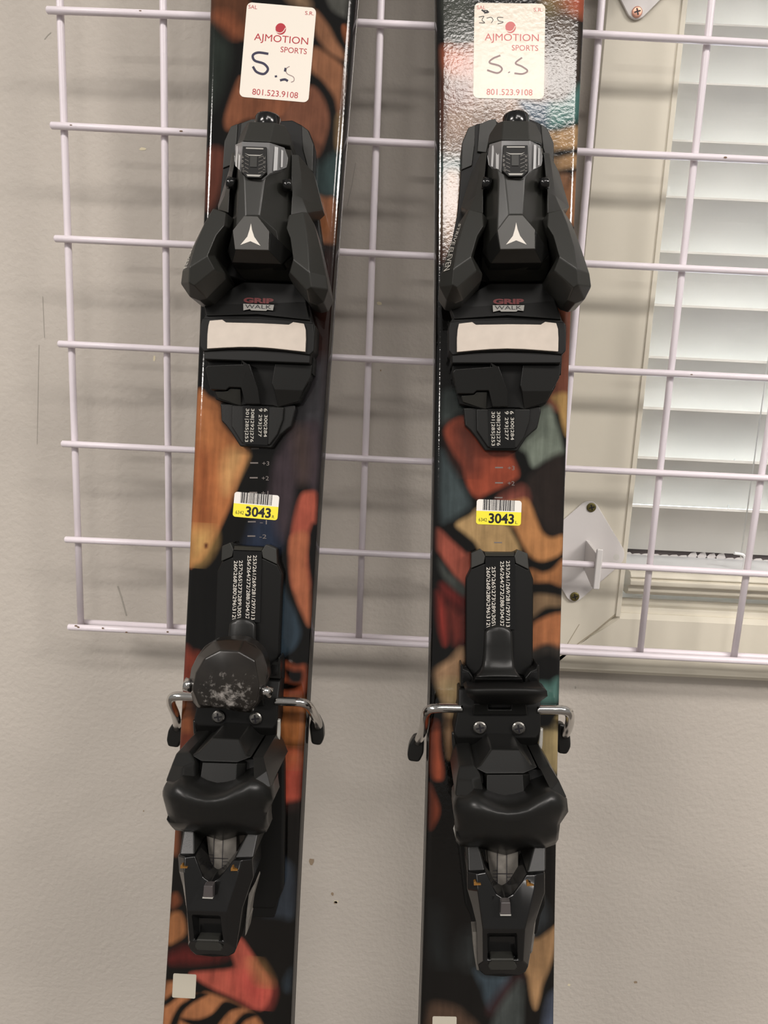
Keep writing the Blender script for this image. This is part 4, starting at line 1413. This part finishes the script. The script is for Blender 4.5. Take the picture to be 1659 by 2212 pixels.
    shell('adjuster_lid', [R(2, 372, 1432, 18), R(2, 712, 1408, 20), R(2, 780, 1600, 19), R(3, 858, 284, 14), R(3, 738, 286, 14), R(3, 708, 158, 16), R(3, 612, 158, 16), R(3, 585, 182, 16), R(3, 462, 182, 16), R(2, 352, 1455, 18), R(3, 720, -60, 20)],
          [[0, 9, 8, 7, 6, 5, 4, 3, 10, 1][::1]] if False else [[0, 9, 8, 7, 6, 5, 4, 10, 1], [1, 10, 4, 3, 2]], 8, M_black, blk, .0007)
    slab('adjuster_foot', [R(3, *p) for p in [(492, 198, 14), (590, 190, 14), (612, 168, 14), (696, 168, 14), (688, 302, 9), (640, 290, 10), (505, 246, 11)]], 4, M_grey, blk, .0005)
    shell('adjuster_foot', [R(3, 965, 165, 14), R(3, 1195, 165, 14), R(3, 1150, 252, 10), R(3, 982, 304, 9), R(2, 880, 1560, 16), R(2, 900, 1400, 16), R(2, 1195, 1400, 15), R(2, 1185, 1500, 15)],
          [[0, 3, 2, 1], [0, 1, 7, 6, 5, 4]], 3, M_black, blk, .0006)
    # ---------- toe track with scale
    trk = slab('toe_track', [R(3, *p) for p in [(505, 290, 7), (512, 320, 7), (522, 430, 7), (560, 465, 7), (605, 520, 7), (680, 626, 7), (930, 630, 7), (1000, 525, 7), (1050, 480, 7), (1085, 452, 7), (1115, 320, 7), (1110, 280, 7)]], 0.1, M_black, sk, .0010)
    slab('track_rail', [R(3, *p) for p in [(608, 300, 9), (612, 470, 9), (700, 600, 9), (925, 605, 9), (985, 520, 9), (1025, 400, 9), (1030, 300, 9)]], 5, M_black, trk, .0008)
    slab('scale_panel', [R(3, *p) for p in [(700, 300, 9.6), (910, 300, 9.6), (910, 606, 9.6), (722, 606, 9.6), (712, 596, 9.6)]], 7, M_gloss, trk, 0)
    T = lambda x, y: R(3, x, y, 9.8)
    writing('scale_numbers', [('300|284', 886, 455, 175, 34, 90, 0), ('293|277', 842, 455, 175, 34, 90, 0), ('308|292|276', 779, 455, 265, 34, 90, 0), ('301|285|253', 737, 455, 265, 34, 90, 0),
                              ('6', 886, 330, 24, 30, 90, 0), ('9', 846, 330, 24, 30, 90, 0)], T, M_ink, trk)
    # ---------- heel track
    ht = slab('heel_track', [R(4, *p) for p in [(570, 125, 9), (640, 100, 9), (680, 118, 10), (905, 120, 10), (935, 100, 9), (1010, 132, 9), (1020, 240, 8), (1055, 330, 7), (1050, 1000, 7), (1085, 1010, 7), (1090, 1180, 7), (485, 1180, 7), (485, 1010, 7), (525, 1000, 7), (528, 320, 7), (568, 240, 8)]], 0.1, M_blackd, sk, .0010)
    shell('track_corner', [R(4, 570, 125, 10), R(4, 645, 92, 12), R(4, 680, 150, 14), R(4, 668, 205, 14), R(4, 568, 245, 10)], [[0, 4, 3, 2, 1]], 5, M_grey, ht, .0005)
    shell('track_corner', [R(4, 930, 97, 12), R(4, 1010, 128, 10), R(4, 1020, 255, 10), R(4, 918, 205, 14), R(4, 905, 150, 14)], [[0, 4, 3, 2, 1]], 5, M_grey, ht, .0005)
    shell('track_ridge', [R(4, 672, 118, 11), R(4, 908, 122, 11), R(4, 905, 150, 14), R(4, 680, 150, 14)], [[0, 3, 2, 1]], 5, M_grey, ht, .0004)
    shell('track_body', [R(4, 668, 208, 13.5), R(4, 918, 208, 13.5), R(4, 1020, 260, 9), R(4, 1052, 335, 8), R(4, 1045, 1000, 8), R(4, 985, 1085, 8), R(4, 905, 1060, 12), R(4, 665, 1060, 12), R(4, 585, 1085, 8), R(4, 528, 1000, 8), R(4, 530, 325, 8), R(4, 568, 250, 9)],
          [[0, 7, 6, 1], [1, 6, 5, 4, 3, 2], [0, 11, 10, 9, 8, 7]], 5, M_blackd, ht, .0008)
    slab('scale_panel', [R(4, *p) for p in [(680, 155, 14.2), (910, 155, 14.2), (914, 720, 14.2), (672, 720, 14.2)]], 12, M_gloss, ht, 0)
    T = lambda x, y: R(4, x, y, 14.4)
    writing('scale_numbers', [('253/261/269/281/297/313', 856, 443, 515, 29, 90, 0), ('256/264/272/288/304/32', 811, 443, 508, 29, 90, 0),
                              ('257\\265\\273\\289\\305\\', 744, 462, 462, 29, 90, 0), ('260\\268\\280\\296\\312\\', 703, 470, 470, 29, 90, 0)], T, M_white, ht)
    rows = []
    for y, hw_, h in ((696, 50, 17), (715, 85, 17.5), (745, 106, 18), (850, 110, 18.5), (950, 115, 19), (1010, 124, 20), (1050, 140, 22), (1078, 158, 25), (1100, 178, 25.5)):
        rows.append([R(4, 782 + hw_ * t, y - (1 - t * t) * 4, h - 1.2 * t ** 4) for t in (-1, -.8, -.4, 0, .4, .8, 1)])
    surf('lock_tongue', rows, 12, M_black, ht)
    for (xa, xb, s_) in ((485, 590, 1), (1100, 990, -1)):
        slab('side_clip', [R(4, *p) for p in [(xa, 1000, 18), (xa + 14 * s_, 990, 18), (xa + 25 * s_, 1030, 18), (xa + 65 * s_, 1045, 18), (xb, 1100, 18), (xb + 8 * s_, 1165, 16), (xa, 1170, 16)]], 2, M_black, ht, .0007)
        slab('clip_inlay', [R(4, *p) for p in [(xa + 12 * s_, 1048, 18.4), (xa + 60 * s_, 1052, 18.4), (xa + 84 * s_, 1110, 18.4), (xa + 60 * s_, 1140, 18.4), (xa + 14 * s_, 1135, 18.4)]], 17, M_gloss, ht, .0002)
    slab('cross_bar', [R(4, *p) for p in [(600, 1104, 25), (968, 1104, 25), (975, 1140, 22), (590, 1140, 22)]], 8, M_blackd, ht, .0006)
    # ---------- brake
    brk = shell('ski_brake', [R(4, 470, 1180, 18), R(4, 1110, 1180, 18), R(4, 1112, 1320, 22), R(5, 1112, 140, 22), R(5, 1090, 250, 20), R(5, 1040, 345, 14), R(5, 500, 340, 14), R(5, 455, 262, 20), R(5, 432, 150, 22), R(4, 470, 1320, 22),
                               R(5, 470, 185, 22), R(5, 1070, 185, 22)],
                [[0, 9, 2, 1], [9, 8, 10, 11, 3, 2], [8, 7, 6, 5, 4, 3, 11, 10]], 0.1, M_blackd, sk, .0012)
    slab('hinge_block', [R(4, *p) for p in [(590, 1300, 27), (700, 1295, 27), (705, 1345, 27), (880, 1345, 27), (885, 1295, 27), (1000, 1300, 27), (1010, 1390, 24), (580, 1390, 24)]], 15, M_black, brk, .0008)
    U_, V_, N_ = EX, EY, EZ
    for (x, y) in ((637, 1487), (938, 1490)):
        o, o2 = screw('screw', R(4, x, y, 23.2), U_, V_, N_, .0042, M_steel, brk, .2)
    for k, P_ in enumerate(([(500, 1335, 20), (400, 1333, 20), (290, 1334, 20), (235, 1350, 18), (208, 1400, 12), (200, 1470, 2), (180, 1540, -9), (150, 1600, -18)],
                            [(1080, 1345, 20), (1180, 1345, 20), (1280, 1348, 20), (1325, 1365, 17), (1338, 1400, 12), (1335, 1450, 3), (1320, 1500, -8), (1300, 1540, -15)])):
        pth = catmull([R(4, *p) for p in P_], 5)
        tube('brake_arm', pth, .0030, M_chrome, brk, 16)
    slab('brake_pad', [R(4, *p) for p in [(120, 1560, -15), (185, 1552, -15), (205, 1590, -15), (200, 1690, -15), (165, 1760, -17), (80, 1750, -17), (70, 1700, -16), (85, 1620, -15)]], -26, M_black, brk, .002)
    slab('brake_pad', [R(4, *p) for p in [(1252, 1450, -14), (1300, 1462, -14), (1345, 1550, -14), (1350, 1640, -15), (1320, 1700, -16), (1245, 1690, -16), (1228, 1540, -14)]], -24, M_black, brk, .002)
    # ---------- heel piece: lower chassis, jaw, lever
    hl = slab('heel_piece', [R(5, *p) for p in [(440, 330, 9), (1110, 330, 9), (1125, 500, 9), (1140, 900, 9), (1150, 1500, 9), (1080, 1659, 9), (600, 1659, 9), (520, 1500, 9), (450, 900, 9)]], 0.1, M_blackd, sk, .002)
    slab('rear_track', [R(6, *p) for p in [(545, 200, 8), (1180, 200, 8), (1190, 600, 8), (1130, 900, 8), (620, 900, 8), (555, 600, 8)]], 0.1, M_blackd, hl, .001)
    # front rim curve
    pth = catmull([R(5, *p) for p in [(432, 150, 19), (440, 270, 18), (480, 370, 16), (560, 410, 16)]], 5)
    tube('rim', pth, .0013, M_black, hl, 10)
    pth = catmull([R(5, *p) for p in [(1113, 120, 20), (1108, 250, 18), (1085, 340, 17), (1030, 405, 16)]], 5)
    tube('rim', pth, .0013, M_lab, hl, 10)
    shell('jaw_hood', [R(5, 728, 280, 54), R(5, 945, 284, 54), R(5, 1035, 408, 60), R(5, 970, 478, 63), R(5, 692, 480, 63), R(5, 640, 405, 60), R(5, 596, 430, 62), R(5, 1090, 425, 62)],
          [[0, 5, 4, 3, 2, 1], [5, 6, 4], [2, 3, 7]], 12, M_black, hl, .0014)
    shell('jaw_panel', [R(5, 692, 483, 62), R(5, 970, 481, 62), R(5, 985, 700, 66), R(5, 840, 715, 66), R(5, 690, 670, 66), R(5, 1025, 480, 58), R(5, 1035, 690, 60), R(5, 664, 482, 58), R(5, 672, 665, 60)],
          [[0, 4, 3, 2, 1], [1, 2, 6, 5], [0, 7, 8, 4]], 12, M_black, hl, .0010)
    shell('jaw_cheek', [R(5, 475, 412, 62), R(5, 592, 404, 63), R(5, 648, 490, 65), R(5, 668, 640, 68), R(5, 600, 625, 76), R(5, 540, 662, 77), R(5, 440, 650, 72), R(5, 455, 520, 66), R(5, 570, 520, 70)],
          [[0, 7, 8, 2, 1], [7, 6, 5, 4, 8], [8, 4, 3, 2]], 12, M_black, hl, .0014)
    shell('jaw_cheek', [R(5, 1095, 430, 62), R(5, 1185, 420, 62), R(5, 1255, 530, 70), R(5, 1312, 655, 74), R(5, 1230, 680, 78), R(5, 1190, 605, 77), R(5, 1110, 440, 63)],
          [[0, 6, 1], [6, 5, 2, 1], [5, 4, 3, 2]], 12, M_black, hl, .0014)
    slab('pocket_floor', [R(5, *p) for p in [(570, 440, 54), (1140, 440, 54), (1200, 680, 58), (560, 680, 58)]], 12, M_blackd, hl, .0005)
    for (x0, x1, y0) in ((590, 648, 542), (1030, 1088, 548)):
        slab('pocket_step', [R(5, *p) for p in [(x0, y0, 59), (x1, y0, 59), (x1 + 6, y0 + 90, 62), (x0 - 20, y0 + 75, 62)]], 40, M_black, hl, .0008)
    # big rolled lip
    cols = 13
    rows = []
    top = [(432, 690, 72), (470, 655, 76), (540, 662, 79), (600, 622, 80), (690, 662, 79), (770, 690, 78), (850, 702, 77), (930, 698, 78), (1000, 685, 79), (1090, 640, 80), (1190, 605, 80), (1262, 640, 78), (1315, 668, 74)]
    bot = [(452, 1000, 62), (480, 1038, 61), (540, 1045, 60), (610, 1050, 58), (690, 1068, 57), (770, 1092, 56), (840, 1108, 56), (910, 1090, 56), (980, 1062, 57), (1070, 1056, 58), (1150, 1052, 60), (1225, 1025, 61), (1248, 985, 62)]
    mid = [(432, 790, 72), (468, 800, 77), (552, 790, 83), (620, 775, 86), (700, 790, 87), (775, 800, 87), (850, 805, 87), (925, 800, 87), (1000, 790, 87), (1090, 765, 86), (1190, 745, 83), (1270, 760, 78), (1326, 770, 72)]
    mid2 = [(452, 920, 68), (485, 935, 71), (560, 935, 77), (630, 930, 80), (700, 940, 80), (775, 948, 80), (845, 950, 80), (915, 945, 80), (985, 935, 80), (1075, 920, 79), (1160, 905, 76), (1232, 880, 72), (1262, 865, 68)]
    for a, b, ts in ((top, mid, (0, .1, .35, .7)), (mid, mid2, (0, .33, .66)), (mid2, bot, (0, .4, .75, 1))):
        for t in ts:
            bulge = 0
            rows.append([R(5, a[i][0] * (1 - t) + b[i][0] * t, a[i][1] * (1 - t) + b[i][1] * t,
                           (a[i][2] * (1 - t) + b[i][2] * t) + (4.5 * math.sin(math.pi * t / 1) if a is mid2 else 2.0 * math.sin(math.pi * t) if a is top else 0)) for i in range(13)])
    surf('jaw_lip', rows, 50, M_black, hl)
    tube('clip_disc', [R(5, 470, 820, 36), R(5, 456, 900, 40), R(5, 464, 990, 36)], [.001, .0022, .001], M_lab, hl, 10)
    # arms, indicator and release lever
    shell('lever_arm', [R(6, *p) for p in [(560, 150, 58), (655, 150, 58), (712, 385, 68), (568, 392, 66)]], [[0, 3, 2, 1]], 10, M_black, hl, .0012)
    shell('lever_arm', [R(6, *p) for p in [(1110, 160, 58), (1205, 150, 58), (1203, 395, 66), (1045, 405, 68)]], [[0, 3, 2, 1]], 10, M_black, hl, .0012)
    ind = shell('indicator_drum', [R(6, 722, 215, 51), R(6, 808, 215, 55), R(6, 885, 215, 55), R(6, 978, 215, 51), R(6, 978, 510, 50), R(6, 880, 518, 54), R(6, 812, 515, 54), R(6, 760, 500, 50)],
                [[0, 7, 6, 1], [1, 6, 5, 2], [2, 5, 4, 3]], 20, M_silver, hl, .0003)
    T = lambda x, y: R(6, x, y, 55.3)
    q4 = lambda x0, y0, x1, y1: [T(x0, y0), T(x1, y0), T(x1, y1), T(x0, y1)]
    patches('drum_marks', [q4(805, 225, 811, 515), q4(882, 225, 888, 515), q4(811, 402, 882, 407)] + [q4(770, y, 805, y + 5) for y in (375, 402, 430, 460)] + [q4(888, y, 935, y + 5) for y in (402, 430, 460)], M_inkb, ind)
    # lever, glossy, forked at its top
    lv = [(562, 392, 67), (640, 404, 70), (716, 390, 68), (752, 470, 69), (800, 570, 70), (870, 612, 70), (935, 572, 70), (1000, 480, 69), (1042, 412, 68), (1120, 410, 70), (1197, 400, 67),
          (1196, 560, 64), (1150, 700, 64), (1112, 820, 64), (1088, 1000, 63), (1062, 1160, 62), (1040, 1208, 61), (985, 1236, 60), (850, 1246, 60), (705, 1234, 60), (665, 1200, 61), (648, 1150, 62),
          (645, 1000, 63), (635, 800, 64), (600, 660, 64), (562, 530, 64),
          (650, 540, 73), (1110, 540, 73),                                   # 26 27 crest of the fork
          (690, 860, 74), (1030, 860, 74), (695, 1120, 69), (1015, 1120, 69),  # 28..31 recess rim corners
          (728, 890, 73), (965, 890, 73), (972, 1095, 68), (730, 1095, 68),    # 32..35 inner rim
          (738, 910, 63), (955, 910, 63), (962, 1085, 61), (738, 1085, 61)]    # 36..39 floor
    pv = [R(6, *p) for p in lv]
    fv = [[0, 25, 26, 1], [1, 26, 3, 2], [25, 24, 23, 28, 26], [3, 26, 28, 4], [4, 28, 29, 6, 5], [29, 27, 7, 6], [7, 27, 9, 8], [27, 11, 10, 9], [27, 29, 13, 12, 11],
          [23, 22, 21, 30, 28], [30, 21, 20, 19, 18, 17, 16, 15, 31], [29, 31, 15, 14, 13],
          [28, 32, 33, 29], [29, 33, 34, 31], [31, 34, 35, 30], [30, 35, 32, 28],
          [32, 36, 37, 33], [33, 37, 38, 34], [34, 38, 39, 35], [35, 39, 36, 32], [36, 39, 38, 37]]
    shell('release_lever', pv, fv, 40, M_gloss, hl, .0016)
    shell('lever_thumb_pad', [R(6, 752, 1098, 69), R(6, 942, 1098, 69), R(6, 972, 1175, 68), R(6, 955, 1192, 66), R(6, 750, 1192, 66), R(6, 735, 1175, 68)], [[0, 5, 4, 3, 2, 1]], 60, M_grey, hl, .0010)
    slab('lever_lens', [R(6, *p) for p in [(838, 640, 76), (915, 640, 76), (920, 748, 76), (832, 748, 76)]], 70, M_smoke, hl, .0006)
    slab('lens_highlight', [R(6, *p) for p in [(832, 738, 76.3), (920, 738, 76.3), (920, 748, 76.3), (832, 748, 76.3)]], 74, M_lab, hl, 0)  # silver bar that paints a highlight on the lens
    for (x, y) in ((635, 490), (1066, 496)):
        slab('amber_insert', [R(6, *p) for p in [(x - 18, y - 14, 73), (x - 2, y - 22, 73), (x + 4, y - 4, 73), (x + 40, y + 2, 73), (x + 42, y + 9, 73), (x - 18, y + 12, 73)]], 64, M_amber, hl, .0002)
    slab('lever_side_strip', [R(6, *p) for p in [(1160, 580, 52), (1165, 600, 52), (1122, 780, 52), (1108, 900, 52), (1114, 905, 52), (1094, 1040, 52), (1080, 1060, 52), (1085, 900, 52), (1100, 700, 52)]], 40, M_silver, hl, .0003)
    slab('lever_side_strip', [R(6, *p) for p in [(606, 880, 52), (650, 880, 52), (660, 1195, 52), (640, 1190, 52), (618, 1050, 52)]], 40, M_silver, hl, .0003)
    return [toe, pad, blk, trk, ht, brk, hl]


parts = build_binding(ski_R)
DU, DV = 0.0, -0.0065


def copy_tree(o, parent, top=False):
    c_ = o.copy()
    COL.objects.link(c_)
    c_.parent = parent
    if top:
        c_.location = (DU, DV, 0)
    for ch_ in list(o.children):
        copy_tree(ch_, c_)
    return c_


partsL = [copy_tree(o, ski_L, True) for o in parts]


def dome_pedal(name, sk, rows, m):
    return surf(name, rows, 24, m, sk)


# right pedal: hinged up so that only its thin edge faces the viewer
pr = []
for (y, xl_, xr_, h) in ((1168, 600, 985, 40), (1176, 545, 1120, 46), (1200, 524, 1160, 47), (1240, 540, 1165, 44), (1285, 600, 1105, 38), (1306, 640, 1050, 32)):
    pr.append([R(4, xl_ + (xr_ - xl_) * t, y - 0 * t, h - 5 * (2 * t - 1) ** 4) for t in np.linspace(0, 1, 9)])
brR = parts[5]
surf('brake_pedal', pr, 22, M_blackd, brR)
# left pedal: large domed plate seen from above, scuffed
OUT = [(640, 796), (745, 800), (830, 842), (890, 900), (925, 1000), (936, 1100), (905, 1170), (878, 1230), (862, 1300), (800, 1374), (720, 1362), (600, 1342), (500, 1336), (390, 1336), (345, 1290), (328, 1200), (318, 1110), (335, 1020), (380, 930), (440, 850), (520, 806)]
OH = [38, 38, 38, 37, 36, 36, 37, 37, 38, 40, 42, 43, 43, 42, 40, 38, 36, 36, 36, 37, 37]
INN = [(560, 884), (705, 892), (830, 962), (868, 1160), (850, 1292), (796, 1350), (600, 1318), (395, 1312), (345, 1190), (372, 1060), (440, 945)]
IH = [47, 48, 47, 47, 46, 45, 47, 46, 46, 46, 47]
pp = [L(4, x, y, h) for (x, y), h in zip(OUT, OH)] + [L(4, x, y, h + 1) for (x, y), h in zip(INN, IH)] + [L(4, 610, 1110, 51), L(4, 740, 1190, 50)]
I0 = len(OUT)
I = lambda k: I0 + k
ff = [[20, I(0), I(1), 1, 0], [1, I(1), I(2), 3, 2], [3, I(2), I(3), 6, 5, 4], [6, I(3), I(4), 8, 7], [8, I(4), I(5), 9], [9, I(5), I(6), 11, 10], [11, I(6), I(7), 13, 12],
      [13, I(7), I(8), 15, 14], [15, I(8), I(9), 17, 16], [17, I(9), I(10), 18], [18, I(10), I(0), 20, 19]]
CE, CR = I0 + 11, I0 + 12
ff += [[I(0), I(10), CE], [I(10), I(9), CE], [I(9), I(8), CE], [I(8), I(7), CE], [I(7), I(6), CE], [I(6), CR, CE], [I(6), I(5), CR], [I(5), I(4), CR], [I(4), I(3), CR], [I(3), I(2), CR], [I(2), CE, CR], [I(2), I(1), CE], [I(1), I(0), CE]]
brL = partsL[5]
ped = shell('brake_pedal', pp, ff, 24, M_scuff, brL, .0016)
inv = Matrix.Translation((-DU, -DV, 0))
ped.location = (-DU, -DV, 0)
for side, (x, y) in (('l', (310, 1152)), ('r', (915, 1200))):
    pass
o = tube('pedal_axle', [L(4, 285, 1146, 38), L(4, 345, 1158, 38)], .0042, M_chrome, brL, 16)
o.location = (-DU, -DV, 0)
o = tube('pedal_axle', [L(4, 872, 1190, 40), L(4, 960, 1215, 38)], .0036, M_chrome, brL, 16)
o.location = (-DU, -DV, 0)
